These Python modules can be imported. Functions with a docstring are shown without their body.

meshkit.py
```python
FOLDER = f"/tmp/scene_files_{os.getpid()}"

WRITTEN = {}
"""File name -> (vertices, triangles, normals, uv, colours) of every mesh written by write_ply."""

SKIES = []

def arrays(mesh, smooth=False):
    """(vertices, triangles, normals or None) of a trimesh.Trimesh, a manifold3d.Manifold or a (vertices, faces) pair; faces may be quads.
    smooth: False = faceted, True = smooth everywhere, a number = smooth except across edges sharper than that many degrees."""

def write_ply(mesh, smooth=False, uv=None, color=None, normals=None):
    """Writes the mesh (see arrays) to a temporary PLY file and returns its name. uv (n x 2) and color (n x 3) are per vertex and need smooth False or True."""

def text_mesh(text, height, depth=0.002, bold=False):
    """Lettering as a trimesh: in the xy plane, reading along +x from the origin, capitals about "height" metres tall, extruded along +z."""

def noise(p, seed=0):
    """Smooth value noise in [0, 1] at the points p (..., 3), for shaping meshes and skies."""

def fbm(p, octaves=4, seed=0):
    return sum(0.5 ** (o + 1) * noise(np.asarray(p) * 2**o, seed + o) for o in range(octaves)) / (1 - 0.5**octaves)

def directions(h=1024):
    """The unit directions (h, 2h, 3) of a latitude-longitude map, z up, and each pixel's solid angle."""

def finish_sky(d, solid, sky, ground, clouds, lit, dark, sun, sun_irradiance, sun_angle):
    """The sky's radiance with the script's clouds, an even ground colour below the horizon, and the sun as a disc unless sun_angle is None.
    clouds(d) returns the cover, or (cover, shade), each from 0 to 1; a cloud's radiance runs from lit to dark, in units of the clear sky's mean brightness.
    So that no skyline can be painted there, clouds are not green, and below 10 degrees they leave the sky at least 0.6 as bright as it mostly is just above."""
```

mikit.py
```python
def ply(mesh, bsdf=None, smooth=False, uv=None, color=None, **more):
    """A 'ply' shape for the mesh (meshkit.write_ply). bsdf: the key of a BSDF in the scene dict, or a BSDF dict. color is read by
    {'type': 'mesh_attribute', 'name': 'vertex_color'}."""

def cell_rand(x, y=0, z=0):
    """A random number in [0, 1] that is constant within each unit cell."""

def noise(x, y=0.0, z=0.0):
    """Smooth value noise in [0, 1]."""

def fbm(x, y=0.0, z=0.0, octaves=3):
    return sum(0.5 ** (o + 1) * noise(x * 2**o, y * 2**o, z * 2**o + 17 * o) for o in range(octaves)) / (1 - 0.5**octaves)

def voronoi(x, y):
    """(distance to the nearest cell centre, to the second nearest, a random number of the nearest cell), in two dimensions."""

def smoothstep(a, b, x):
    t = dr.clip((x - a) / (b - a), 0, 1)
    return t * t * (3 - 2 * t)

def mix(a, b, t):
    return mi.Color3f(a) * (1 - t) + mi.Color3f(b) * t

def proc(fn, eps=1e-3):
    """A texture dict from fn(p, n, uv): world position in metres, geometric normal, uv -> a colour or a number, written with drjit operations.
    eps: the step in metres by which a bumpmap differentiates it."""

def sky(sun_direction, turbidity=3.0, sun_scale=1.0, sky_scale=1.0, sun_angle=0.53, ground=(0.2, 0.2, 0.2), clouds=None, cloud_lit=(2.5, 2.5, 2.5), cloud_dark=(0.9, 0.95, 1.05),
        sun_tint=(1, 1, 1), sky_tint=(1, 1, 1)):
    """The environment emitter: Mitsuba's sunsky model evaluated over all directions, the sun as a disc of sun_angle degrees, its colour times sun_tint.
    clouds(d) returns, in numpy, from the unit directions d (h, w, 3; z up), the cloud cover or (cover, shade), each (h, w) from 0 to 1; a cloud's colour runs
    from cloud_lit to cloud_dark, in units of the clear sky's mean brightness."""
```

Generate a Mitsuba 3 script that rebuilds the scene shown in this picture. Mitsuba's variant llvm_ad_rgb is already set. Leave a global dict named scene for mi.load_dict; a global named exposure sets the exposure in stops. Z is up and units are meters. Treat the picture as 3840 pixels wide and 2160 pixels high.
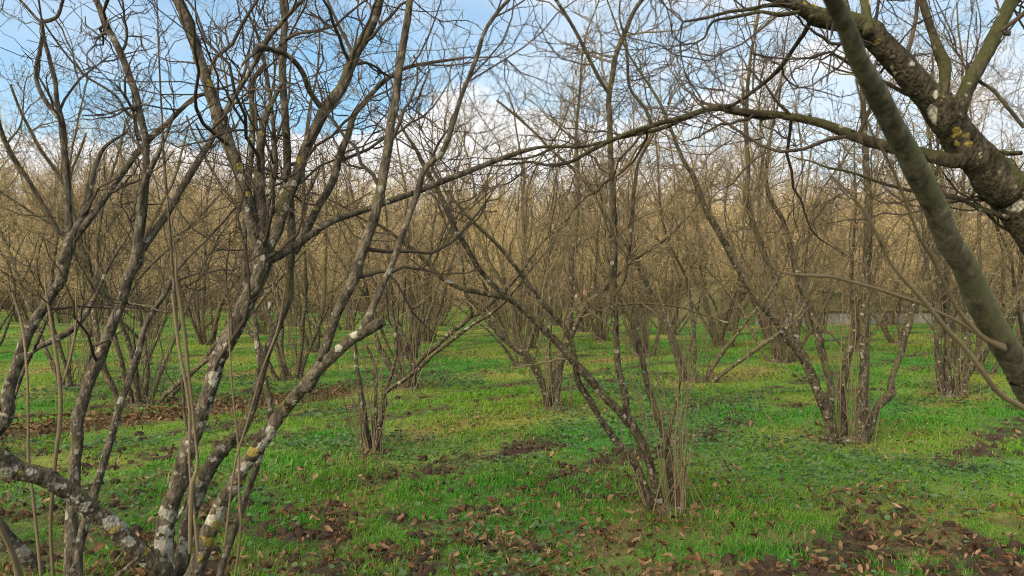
import math, random
import numpy as np, trimesh
import drjit as dr
import mitsuba as mi, mikit, meshkit
from mikit import noise, fbm, voronoi, smoothstep, mix, proc

T = mi.ScalarTransform4f
EYE = 1.6
scene, labels = {}, {}

# ------------------------------------------------------------------ camera, sky, exposure
scene['camera'] = {'type': 'thinlens', 'fov': 66.0, 'fov_axis': 'x', 'aperture_radius': 0.0022, 'focus_distance': 6.5,
                   'near_clip': 0.05, 'far_clip': 3000.0,
                   'to_world': T().look_at(origin=[0, 0, EYE], target=[0, 10, EYE], up=[0, 0, 1])}
SUN = (-0.75, -0.95, 0.85)
exposure = 2.66


def cloud_cover(d):
    x, y, z = d[..., 0], d[..., 1], np.clip(d[..., 2], 0, 1)
    el = np.degrees(np.arcsin(z))
    az = np.degrees(np.arctan2(x, y))
    q = np.stack([az / 7.0, el / 3.2, az * 0 + 3.3], -1)
    bumps = meshkit.fbm(q, 5, 3)
    top = 10.8 + 7.0 * (bumps - 0.5) + 3.2 * np.exp(-((az + 1.0) / 7.0) ** 2) + 5.0 * np.clip((az - 3) / 14.0, 0, 1.0)
    bank = np.clip((top - el) / 0.8, 0, 1)                      # the heaped bank low over the wood
    w = meshkit.fbm(np.stack([x * 3.0 / (z + .25), y * 3.0 / (z + .25), z * 0 + 1.7], -1), 5, 11)
    edge = 22.0 - 8.5 * np.clip((az + 15) / 17.0, -0.3, 1.0)     # the grey sheet overhead, lower to the right
    sheet = np.clip((el - edge + 12.0 * (w - 0.5)) / 7.0, 0, 1) * np.clip(0.72 + 0.9 * (w - 0.35), 0.45, 1)
    veil = 0.06 + 0.32 * np.clip(meshkit.fbm(np.stack([az / 11.0, el / 4.0, az * 0 + 9.0], -1), 4, 5) * 2 - 0.7, 0, 1)
    cover = 1 - (1 - bank) * (1 - sheet) * (1 - veil)
    right = np.clip((az - 4) / 8, 0, 1)
    hole = np.clip((meshkit.fbm(np.stack([az / 6.0, el / 3.0, az * 0 + 5.5], -1), 4, 17) - 0.40) * 4, 0, 1)
    cover = np.maximum(cover, 0.45 * np.clip((az + 4) / 8, 0, 1)) * (1 - right * 0.40 * hole)
    shade = np.clip(0.15 + 0.25 * right + 0.55 * np.clip((el - 14) / 14, 0, 1) * sheet + 0.5 * (0.55 - bumps) * bank, 0, 1)
    return cover, shade


scene['sky'] = mikit.sky(SUN, turbidity=3, sun_scale=0.7, sun_angle=60, sky_scale=1.0, ground=(0.12, 0.14, 0.08), clouds=cloud_cover,
                         cloud_lit=(2.35, 2.37, 2.42), cloud_dark=(1.5, 1.55, 1.65), sky_tint=(0.86, 1.03, 1.02), sun_tint=(1.0, 0.97, 0.91))

HERO = {
'A': [
 ('stem', [(-1.44,3.36,-0.05,0.066),(-1.465,3.3,0.302,0.044),(-1.46,3.309,0.432,0.04),(-1.457,3.32,0.595,0.037),(-1.404,3.334,0.801,0.034),(-1.362,3.344,0.942,0.032),(-1.3,3.357,1.126,0.031),(-1.261,3.367,1.277,0.033),(-1.197,3.377,1.404,0.033),(-1.14,3.386,1.532,0.033),(-1.083,3.395,1.659,0.035),(-1.076,3.4,1.736,0.038)]),
 ('branch', [(-1.076,3.4,1.719,0.024),(-1.099,3.392,1.813,0.027),(-1.145,3.374,2.016,0.026),(-1.183,3.362,2.15,0.026),(-1.237,3.348,2.3,0.028),(-1.29,3.331,2.481,0.022),(-1.331,3.318,2.62,0.022),(-1.372,3.307,2.733,0.021),(-1.402,3.3,2.805,0.018),(-1.518,3.273,3.086,0.014),(-1.633,3.246,3.377,0.009),(-1.749,3.219,3.677,0.005)]),
 ('branch', [(-1.076,3.4,1.727,0.024),(-1.028,3.438,1.85,0.025),(-0.989,3.485,2.012,0.027),(-0.954,3.516,2.122,0.025),(-0.911,3.558,2.272,0.024),(-0.849,3.601,2.42,0.026),(-0.786,3.632,2.524,0.025),(-0.739,3.672,2.673,0.024),(-0.681,3.706,2.795,0.024),(-0.648,3.73,2.887,0.022),(-0.632,3.75,2.97,0.02),(-0.579,3.82,3.262,0.015),(-0.525,3.89,3.563,0.01),(-0.472,3.96,3.875,0.005)]),
 ('branch', [(-1.072,3.4,1.719,0.02),(-1.027,3.437,1.733,0.019),(-0.966,3.496,1.784,0.017),(-0.909,3.55,1.836,0.016),(-0.85,3.604,1.89,0.015),(-0.79,3.652,1.926,0.014),(-0.668,3.74,1.981,0.015),(-0.574,3.805,2.026,0.015),(-0.468,3.876,2.073,0.014),(-0.357,3.948,2.131,0.015),(-0.242,4.02,2.187,0.014),(-0.102,4.104,2.256,0.013),(0.044,4.187,2.322,0.012),(0.151,4.244,2.358,0.009),(0.262,4.3,2.374,0.006)]),
 ('cut_stem', [(-1.33,3.34,-0.05,0.06),(-1.344,3.25,0.322,0.038),(-1.297,3.233,0.442,0.034),(-1.236,3.212,0.588,0.031),(-1.189,3.196,0.697,0.029),(-1.127,3.18,0.798,0.028),(-1.066,3.165,0.898,0.028),(-0.997,3.149,0.989,0.027),(-0.928,3.133,1.087,0.026),(-0.845,3.115,1.184,0.025),(-0.77,3.098,1.272,0.024),(-0.688,3.083,1.347,0.022),(-0.634,3.072,1.395,0.022),(-0.578,3.063,1.429,0.023),(-0.499,3.05,1.471,0.018)]),
 ('stem', [(-0.809,3.1,1.197,0.019),(-0.787,3.105,1.232,0.021),(-0.751,3.118,1.325,0.02),(-0.719,3.133,1.442,0.02),(-0.681,3.146,1.537,0.02),(-0.636,3.16,1.639,0.021),(-0.584,3.181,1.799,0.021),(-0.54,3.201,1.962,0.02),(-0.511,3.226,2.168,0.019),(-0.482,3.251,2.378,0.017),(-0.461,3.27,2.547,0.016),(-0.438,3.29,2.719,0.015),(-0.427,3.3,2.805,0.014),(-0.385,3.338,3.14,0.01),(-0.343,3.375,3.485,0.007),(-0.3,3.413,3.841,0.003)]),
 ('branch', [(-0.595,3.05,1.419,0.013),(-0.563,3.066,1.476,0.014),(-0.515,3.099,1.6,0.013),(-0.472,3.126,1.701,0.012),(-0.422,3.166,1.862,0.012),(-0.378,3.199,2.002,0.012),(-0.356,3.219,2.086,0.013),(-0.285,3.243,2.163,0.011),(-0.238,3.277,2.31,0.01),(-0.199,3.307,2.441,0.009),(-0.15,3.337,2.575,0.009),(-0.117,3.362,2.693,0.008),(-0.067,3.383,2.776,0.008),(-0.016,3.4,2.842,0.007),(0.104,3.441,3,0.005),(0.224,3.481,3.165,0.004),(0.344,3.522,3.337,0.002)]),
 ('stem', [(-1.38,3.42,-0.05,0.055),(-1.436,3.4,0.28,0.035),(-1.42,3.423,0.478,0.032),(-1.4,3.438,0.603,0.03),(-1.363,3.453,0.729,0.03),(-1.34,3.461,0.797,0.031),(-1.275,3.475,0.89,0.029),(-1.217,3.484,0.95,0.028),(-1.168,3.494,1.027,0.023),(-1.129,3.51,1.158,0.02),(-1.099,3.527,1.307,0.02),(-1.05,3.542,1.439,0.021),(-1.009,3.555,1.555,0.021),(-1.008,3.567,1.662,0.02),(-1.002,3.579,1.779,0.019),(-1.006,3.594,1.916,0.018),(-1.025,3.613,2.1,0.018),(-1.04,3.632,2.286,0.018),(-1.055,3.652,2.474,0.017),(-1.07,3.671,2.663,0.017),(-1.066,3.69,2.855,0.015),(-1.078,3.7,2.952,0.013),(-1.111,3.726,3.219,0.01),(-1.144,3.753,3.496,0.006),(-1.177,3.779,3.781,0.003)]),
 ('branch', [(-1.008,3.65,1.764,0.017),(-0.963,3.689,1.859,0.018),(-0.919,3.736,1.985,0.018),(-0.864,3.782,2.104,0.018),(-0.831,3.838,2.266,0.018),(-0.807,3.863,2.339,0.016),(-0.785,3.901,2.454,0.015),(-0.741,3.927,2.52,0.014),(-0.659,3.972,2.63,0.012),(-0.594,4,2.688,0.01),(-0.536,4.022,2.725,0.01),(-0.448,4.053,2.754,0.009),(-0.309,4.1,2.788,0.007)]),
 ('stem', [(-1.38,3.3,-0.05,0.06),(-1.43,3.25,0.387,0.041),(-1.448,3.216,0.465,0.039),(-1.499,3.17,0.545,0.036),(-1.574,3.098,0.671,0.034),(-1.648,3.032,0.767,0.034),(-1.697,2.983,0.84,0.033),(-1.756,2.932,0.898,0.033),(-1.811,2.889,0.93,0.035),(-1.851,2.85,0.975,0.037),(-2,2.705,1.146,0.028),(-2.149,2.56,1.326,0.019),(-2.297,2.415,1.516,0.009)]),
 ('stem', [(-1.357,3.6,0.202,0.017),(-1.306,3.635,0.408,0.015),(-1.197,3.694,0.762,0.015),(-1.144,3.732,0.998,0.015),(-1.169,3.751,1.127,0.014),(-1.214,3.776,1.286,0.013),(-1.247,3.804,1.475,0.012),(-1.287,3.823,1.6,0.012),(-1.304,3.843,1.744,0.012),(-1.308,3.871,1.94,0.013),(-1.305,3.891,2.079,0.013),(-1.293,3.927,2.341,0.013),(-1.306,3.966,2.629,0.012),(-1.25,3.981,2.723,0.01),(-1.286,4,2.859,0.007)]),
 ('branch', [(-1.203,3.8,1.829,0.01),(-1.181,3.853,2.075,0.011),(-1.175,3.897,2.287,0.011),(-1.202,3.939,2.493,0.01),(-1.238,3.975,2.671,0.01),(-1.266,4,2.799,0.008)]),
 ('branch', [(-0.867,3.6,2.42,0.014),(-0.901,3.52,2.477,0.012),(-0.914,3.436,2.543,0.012),(-0.952,3.354,2.588,0.011),(-0.994,3.296,2.592,0.011),(-1.034,3.241,2.588,0.015),(-1.053,3.2,2.547,0.007)]),
 ('branch', [(-1.234,3.35,2.317,0.009),(-1.176,3.341,2.408,0.009),(-1.113,3.332,2.506,0.009),(-1.069,3.325,2.58,0.009),(-1.03,3.318,2.645,0.012),(-0.982,3.312,2.701,0.01),(-0.904,3.303,2.782,0.009),(-0.878,3.3,2.805,0.008),(-0.757,3.286,2.921,0.006),(-0.635,3.272,3.043,0.004),(-0.513,3.259,3.17,0.002)]),
 ('sucker_shoot', [(-1.181,2.9,0.627,0.007),(-1.174,2.883,0.8,0.009),(-1.167,2.874,0.89,0.009),(-1.149,2.866,0.964,0.006),(-1.153,2.849,1.133,0.005),(-1.175,2.815,1.458,0.007),(-1.19,2.8,1.6,0.006)]),
 ('sucker_shoot', [(-1.199,3,0.594,0.006),(-1.199,2.989,0.711,0.006),(-1.216,2.968,0.927,0.005),(-1.211,2.945,1.154,0.006),(-1.231,2.923,1.379,0.006),(-1.247,2.9,1.6,0.004)]),
 ('sucker_shoot', [(-1.021,2.8,0.682,0.005),(-0.975,2.77,0.971,0.004),(-0.919,2.751,1.149,0.004),(-0.858,2.731,1.325,0.004),(-0.812,2.715,1.463,0.004),(-0.773,2.7,1.6,0.003)]),
 ('sucker_shoot', [(-1.091,3.1,0.467,0.005),(-1.065,3.081,0.668,0.005),(-1.064,3.067,0.827,0.005),(-1.066,3.052,0.984,0.004),(-1.074,3.03,1.218,0.004),(-1.078,3,1.524,0.003)]),
],
'B': [
 ('stem', [(-2.324,4.15,0.051,0.039),(-2.325,4.161,0.183,0.035),(-2.332,4.175,0.337,0.032),(-2.328,4.206,0.699,0.029),(-2.325,4.22,0.866,0.032),(-2.291,4.234,1.034,0.03),(-2.224,4.25,1.214,0.029),(-2.168,4.265,1.385,0.028),(-2.11,4.279,1.535,0.026),(-2.088,4.289,1.653,0.029),(-2.044,4.3,1.783,0.031)]),
 ('branch', [(-2.044,4.3,1.772,0.02),(-2.018,4.289,1.923,0.021),(-1.996,4.278,2.084,0.02),(-1.98,4.267,2.244,0.018),(-1.976,4.257,2.382,0.019),(-1.998,4.248,2.509,0.018),(-2.016,4.241,2.614,0.018),(-2.054,4.231,2.74,0.018),(-2.112,4.219,2.896,0.018),(-2.171,4.21,3.01,0.018),(-2.209,4.202,3.114,0.016),(-2.219,4.2,3.134,0.015),(-2.333,4.181,3.379,0.011),(-2.446,4.161,3.633,0.007),(-2.56,4.142,3.896,0.004)]),
 ('branch', [(-2.044,4.3,1.772,0.021),(-1.963,4.336,1.916,0.02),(-1.889,4.368,2.05,0.02),(-1.825,4.399,2.186,0.019),(-1.75,4.434,2.336,0.019),(-1.674,4.47,2.5,0.016),(-1.617,4.5,2.642,0.014)]),
 ('stem', [(-2.297,4.15,0.051,0.029),(-2.288,4.171,0.233,0.025),(-2.256,4.189,0.385,0.023),(-2.214,4.21,0.56,0.021),(-2.163,4.235,0.767,0.02),(-2.12,4.256,0.956,0.019),(-2.084,4.271,1.083,0.018),(-2.029,4.291,1.254,0.017),(-2.004,4.306,1.383,0.015),(-1.955,4.319,1.491,0.014),(-1.905,4.329,1.567,0.012),(-1.857,4.343,1.686,0.01),(-1.733,4.364,1.83,0.008),(-1.619,4.382,1.952,0.007),(-1.557,4.393,2.031,0.007),(-1.504,4.4,2.076,0.005)]),
 ('branch', [(-2.015,4.25,2.504,0.008),(-2.062,4.224,2.536,0.008),(-2.104,4.182,2.622,0.007),(-2.177,4.14,2.674,0.006),(-2.217,4.117,2.699,0.006),(-2.246,4.095,2.734,0.006),(-2.295,4.053,2.805,0.005),(-2.345,4,2.9,0.005)]),
 ('branch', [(-2.099,4.3,1.519,0.007),(-2.016,4.24,1.509,0.006),(-1.902,4.156,1.5,0.005),(-1.836,4.1,1.476,0.004)]),
 ('sucker_shoot', [(-2.272,3.9,0.175,0.008),(-2.282,3.9,0.42,0.008),(-2.257,3.9,0.715,0.009),(-2.238,3.9,0.961,0.01),(-2.238,3.9,1.157,0.009),(-2.267,3.9,1.403,0.007),(-2.297,3.9,1.6,0.005)]),
 ('sucker_shoot', [(-2.262,3.8,0.212,0.007),(-2.295,3.8,0.498,0.007),(-2.324,3.8,0.786,0.006),(-2.334,3.8,1.121,0.006),(-2.372,3.8,1.408,0.006),(-2.41,3.8,1.6,0.004)]),
 ('sucker_shoot', [(-2.233,3.9,1.118,0.006),(-2.198,3.9,1.226,0.006),(-2.164,3.9,1.403,0.005),(-2.149,3.9,1.6,0.004)]),
 ('stem', [(-2.2,4.1,-0.03,0.014),(-1.685,4.05,0.477,0.008),(-1.673,4.021,0.992,0.007),(-1.691,4.003,1.297,0.007),(-1.709,3.985,1.6,0.007),(-1.725,3.965,1.949,0.006),(-1.742,3.947,2.246,0.005),(-1.747,3.935,2.442,0.005),(-1.754,3.918,2.735,0.004),(-1.756,3.9,3.025,0.003),(-1.756,3.894,3.126,0.002),(-1.757,3.888,3.231,0.002),(-1.758,3.882,3.339,0.001)]),
 ('cut_stem', [(-2.678,4.5,-0.045,0.045),(-2.696,4.472,0.01,0.044),(-2.726,4.438,0.067,0.042),(-2.763,4.391,0.15,0.041),(-2.793,4.335,0.256,0.038),(-2.839,4.272,0.361,0.035),(-2.876,4.2,0.488,0.029)]),
 ('sucker_shoot', [(-2.35,3.2,0,0.017),(-1.623,2.6,0.623,0.012),(-1.618,2.582,0.662,0.012),(-1.613,2.542,0.747,0.01),(-1.612,2.502,0.83,0.009),(-1.614,2.456,0.919,0.009),(-1.613,2.4,1.025,0.007)]),
],
'C': [
 ('stem', [(-3.9,4.65,-0.05,0.06),(-3.45,4.62,0.45,0.056),(-2.987,4.6,0.788,0.039),(-2.941,4.6,0.997,0.034),(-2.883,4.6,1.159,0.031),(-2.825,4.6,1.333,0.032),(-2.755,4.6,1.449,0.028),(-2.674,4.6,1.588,0.028),(-2.639,4.6,1.633,0.03),(-2.605,4.6,1.761,0.03),(-2.57,4.6,1.888,0.031)]),
 ('branch', [(-2.581,4.6,1.888,0.022),(-2.58,4.588,2.061,0.02),(-2.585,4.576,2.233,0.019),(-2.59,4.565,2.404,0.019),(-2.602,4.554,2.552,0.019),(-2.624,4.544,2.698,0.013),(-2.632,4.537,2.8,0.013),(-2.66,4.527,2.934,0.012),(-2.68,4.521,3.012,0.011),(-2.692,4.513,3.124,0.012),(-2.657,4.511,3.128,0.011),(-2.597,4.507,3.155,0.01),(-2.562,4.5,3.244,0.009)]),
 ('branch', [(-2.564,4.6,1.877,0.022),(-2.487,4.641,2.008,0.021),(-2.414,4.681,2.141,0.02),(-2.331,4.728,2.302,0.019),(-2.254,4.766,2.428,0.018),(-2.194,4.793,2.517,0.021),(-2.122,4.821,2.595,0.015),(-2.049,4.85,2.687,0.014),(-1.964,4.881,2.78,0.013),(-1.897,4.9,2.809,0.01)]),
 ('branch', [(-2.611,4.55,2.574,0.012),(-2.676,4.525,2.671,0.013),(-2.71,4.505,2.757,0.012),(-2.71,4.487,2.843,0.011),(-2.667,4.462,2.96,0.011),(-2.644,4.438,3.076,0.009),(-2.674,4.427,3.117,0.008),(-2.746,4.4,3.207,0.007),(-2.848,4.363,3.337,0.005),(-2.95,4.326,3.472,0.003),(-3.051,4.289,3.613,0.002)]),
 ('stem', [(-3.95,4.7,-0.05,0.04),(-3.052,4.7,0.889,0.019),(-3.037,4.788,1.02,0.017),(-2.999,4.903,1.192,0.014),(-2.853,5.038,1.308,0.023),(-2.781,5.118,1.406,0.017),(-2.748,5.2,1.548,0.015)]),
 ('branch', [(-2.981,4.7,0.901,0.009),(-2.922,4.7,1.079,0.01),(-2.863,4.7,1.209,0.01),(-2.803,4.7,1.339,0.009),(-2.768,4.7,1.446,0.006)]),
],
'R': [
 ('stem', [(3.35,3.3,-0.05,0.085),(2.85,3.15,0.75,0.083),(1.981,3,1.849,0.082),(1.855,2.969,1.973,0.077),(1.75,2.943,2.07,0.067),(1.663,2.921,2.151,0.062),(1.594,2.902,2.228,0.059),(1.509,2.879,2.311,0.05),(1.433,2.859,2.385,0.047),(1.352,2.839,2.451,0.045),(1.287,2.823,2.503,0.042),(1.193,2.803,2.543,0.04),(1.094,2.784,2.554,0.034),(1.033,2.771,2.577,0.026),(0.988,2.762,2.595,0.02),(0.928,2.75,2.605,0.014),(0.767,2.718,2.633,0.01),(0.605,2.686,2.668,0.007),(0.444,2.654,2.708,0.003)]),
 ('branch', [(1.666,2.9,2.074,0.033),(1.627,2.949,2.082,0.028),(1.591,2.993,2.101,0.025),(1.514,3.082,2.143,0.023),(1.468,3.132,2.168,0.022),(1.403,3.2,2.212,0.02),(1.346,3.259,2.256,0.02),(1.287,3.316,2.297,0.018),(1.17,3.416,2.348,0.016),(1.044,3.514,2.383,0.016),(0.94,3.591,2.423,0.016),(0.871,3.641,2.416,0.014),(0.799,3.692,2.399,0.012),(0.703,3.758,2.385,0.012),(0.573,3.844,2.355,0.012),(0.484,3.902,2.327,0.011),(0.391,3.963,2.288,0.01),(0.296,4.025,2.243,0.009),(0.187,4.085,2.237,0.008),(0.095,4.134,2.261,0.007),(-0.03,4.2,2.255,0.005)]),
 ('branch', [(0.894,3.7,2.429,0.01),(0.813,3.754,2.403,0.01),(0.714,3.817,2.369,0.01),(0.581,3.893,2.355,0.01),(0.461,3.96,2.333,0.009),(0.346,4.021,2.319,0.008),(0.228,4.08,2.329,0.007),(0.106,4.145,2.288,0.006),(-0.009,4.2,2.287,0.005)]),
 ('branch', [(1.046,2.75,2.549,0.01),(1.06,2.843,2.531,0.009),(1.064,2.975,2.507,0.008),(1.064,3.107,2.477,0.009),(1.049,3.228,2.454,0.008),(1.018,3.368,2.431,0.008),(0.978,3.5,2.411,0.007)]),
 ('branch', [(1.601,2.85,2.21,0.029),(1.667,2.902,2.316,0.027),(1.741,2.952,2.418,0.026),(1.827,3.008,2.532,0.025),(1.906,3.061,2.649,0.025),(1.969,3.1,2.732,0.025),(2.101,3.181,2.911,0.019),(2.232,3.261,3.097,0.013),(2.364,3.342,3.292,0.006)]),
 ('branch', [(1.544,2.85,2.253,0.018),(1.567,2.859,2.327,0.018),(1.576,2.869,2.409,0.022),(1.564,2.874,2.447,0.022),(1.543,2.882,2.515,0.015),(1.523,2.893,2.598,0.015),(1.509,2.9,2.659,0.014),(1.456,2.927,2.889,0.01),(1.403,2.955,3.126,0.007),(1.35,2.982,3.371,0.003)]),
 ('branch', [(1.244,2.75,2.487,0.019),(1.28,2.847,2.597,0.017),(1.297,2.9,2.659,0.016),(1.337,3.027,2.812,0.012),(1.376,3.154,2.971,0.008),(1.416,3.281,3.137,0.004)]),
 ('branch', [(0.991,2.75,2.584,0.01),(0.911,2.784,2.599,0.008),(0.856,2.808,2.594,0.007),(0.779,2.839,2.594,0.006),(0.708,2.868,2.583,0.006),(0.628,2.9,2.579,0.004)]),
 ('branch', [(1.004,2.75,2.563,0.008),(0.931,2.76,2.556,0.008),(0.878,2.766,2.569,0.006),(0.784,2.779,2.555,0.006),(0.709,2.788,2.541,0.005),(0.683,2.796,2.487,0.004),(0.656,2.8,2.471,0.003)]),
 ('branch', [(1.858,2.95,1.863,0.011),(1.814,3.05,1.907,0.01),(1.779,3.124,1.95,0.009),(1.725,3.214,1.98,0.008),(1.67,3.297,2.006,0.007),(1.594,3.402,2.054,0.007),(1.518,3.503,2.111,0.006),(1.433,3.6,2.153,0.005)]),
 ('branch', [(1.903,2.95,2.105,0.009),(1.915,3.089,2.129,0.009),(1.925,3.197,2.175,0.007),(1.946,3.3,2.24,0.006),(1.953,3.4,2.293,0.004)]),
 ('branch', [(1.883,2.9,2.191,0.007),(1.805,2.96,2.345,0.007),(1.77,2.976,2.372,0.005),(1.731,3,2.431,0.004)]),
 ('branch', [(0.632,3.6,2.352,0.008),(0.612,3.613,2.419,0.008),(0.543,3.637,2.525,0.007),(0.537,3.662,2.661,0.007),(0.528,3.68,2.759,0.006),(0.505,3.7,2.868,0.005)]),
],
'Q': [
 ('stem', [(3,3.3,-0.05,0.05),(2.1,2.6,0.62,0.044),(1.265,1.9,1.333,0.037),(1.218,1.866,1.379,0.034),(1.166,1.828,1.428,0.032),(1.122,1.796,1.468,0.029),(1.078,1.762,1.51,0.028),(1.026,1.72,1.56,0.028),(0.98,1.68,1.608,0.027),(0.939,1.64,1.654,0.025),(0.879,1.592,1.7,0.024),(0.826,1.539,1.755,0.023),(0.77,1.484,1.805,0.023),(0.718,1.432,1.849,0.021),(0.667,1.38,1.888,0.019),(0.613,1.323,1.927,0.018),(0.563,1.27,1.958,0.016),(0.513,1.206,1.995,0.014),(0.468,1.15,2.02,0.013),(0.388,1.053,2.067,0.009),(0.309,0.955,2.117,0.006),(0.229,0.858,2.173,0.003)]),
 ('branch', [(1.093,1.75,1.465,0.007),(1.037,1.722,1.486,0.005),(0.99,1.697,1.51,0.004),(0.945,1.673,1.53,0.004),(0.88,1.639,1.553,0.004),(0.838,1.617,1.569,0.004),(0.776,1.584,1.584,0.004),(0.717,1.552,1.599,0.003),(0.66,1.52,1.61,0.003),(0.604,1.488,1.621,0.003),(0.551,1.457,1.623,0.003),(0.499,1.426,1.626,0.002),(0.465,1.404,1.636,0.002),(0.432,1.372,1.667,0.002),(0.415,1.35,1.691,0.002)]),
 ('branch', [(1.09,1.75,1.471,0.007),(1.051,1.73,1.482,0.006),(1.012,1.708,1.5,0.005),(0.965,1.676,1.533,0.005),(0.928,1.649,1.562,0.004),(0.898,1.623,1.593,0.004),(0.863,1.591,1.629,0.004),(0.827,1.557,1.666,0.004),(0.792,1.528,1.693,0.003),(0.704,1.434,1.788,0.003),(0.661,1.388,1.827,0.003),(0.616,1.344,1.86,0.002),(0.579,1.299,1.894,0.002),(0.545,1.25,1.931,0.002)]),
 ('branch', [(1.056,1.6,1.345,0.006),(1.004,1.575,1.371,0.006),(0.975,1.56,1.383,0.006),(0.949,1.546,1.4,0.005),(0.915,1.524,1.431,0.005),(0.878,1.5,1.464,0.004),(0.838,1.474,1.497,0.004),(0.797,1.449,1.526,0.004),(0.759,1.423,1.556,0.004),(0.718,1.395,1.589,0.004),(0.675,1.366,1.619,0.003),(0.639,1.339,1.649,0.003),(0.612,1.313,1.68,0.003),(0.613,1.307,1.672,0.003),(0.578,1.275,1.709,0.003),(0.537,1.24,1.743,0.002),(0.484,1.2,1.772,0.002)]),
],
'D': [
 ('stem', [(1.023,5.65,-0.049,0.034),(0.95,5.62,0.174,0.029),(0.878,5.596,0.349,0.028),(0.797,5.579,0.453,0.027),(0.705,5.561,0.558,0.025),(0.625,5.543,0.672,0.023),(0.556,5.525,0.797,0.022),(0.51,5.514,0.863,0.024),(0.46,5.5,0.955,0.022),(0.423,5.469,1.186,0.019),(0.359,5.449,1.325,0.018),(0.276,5.431,1.422,0.016),(0.152,5.405,1.573,0.015),(-0.052,5.358,1.841,0.013),(-0.213,5.326,2.001,0.012),(-0.345,5.3,2.133,0.009)]),
 ('stem', [(1.079,5.65,-0.026,0.036),(1.015,5.609,0.211,0.03),(0.94,5.564,0.468,0.031),(0.869,5.539,0.595,0.034),(0.765,5.511,0.722,0.029),(0.663,5.486,0.825,0.027),(0.583,5.465,0.916,0.026),(0.516,5.447,0.994,0.03),(0.329,5.397,1.205,0.026),(0.191,5.362,1.343,0.025),(0.083,5.333,1.452,0.023),(-0.025,5.309,1.533,0.022),(-0.158,5.283,1.56,0.019),(-0.342,5.248,1.6,0.017),(-0.472,5.219,1.677,0.016),(-0.599,5.184,1.807,0.014),(-0.726,5.152,1.91,0.013),(-0.863,5.118,2.011,0.011),(-0.95,5.1,2.036,0.008)]),
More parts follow.
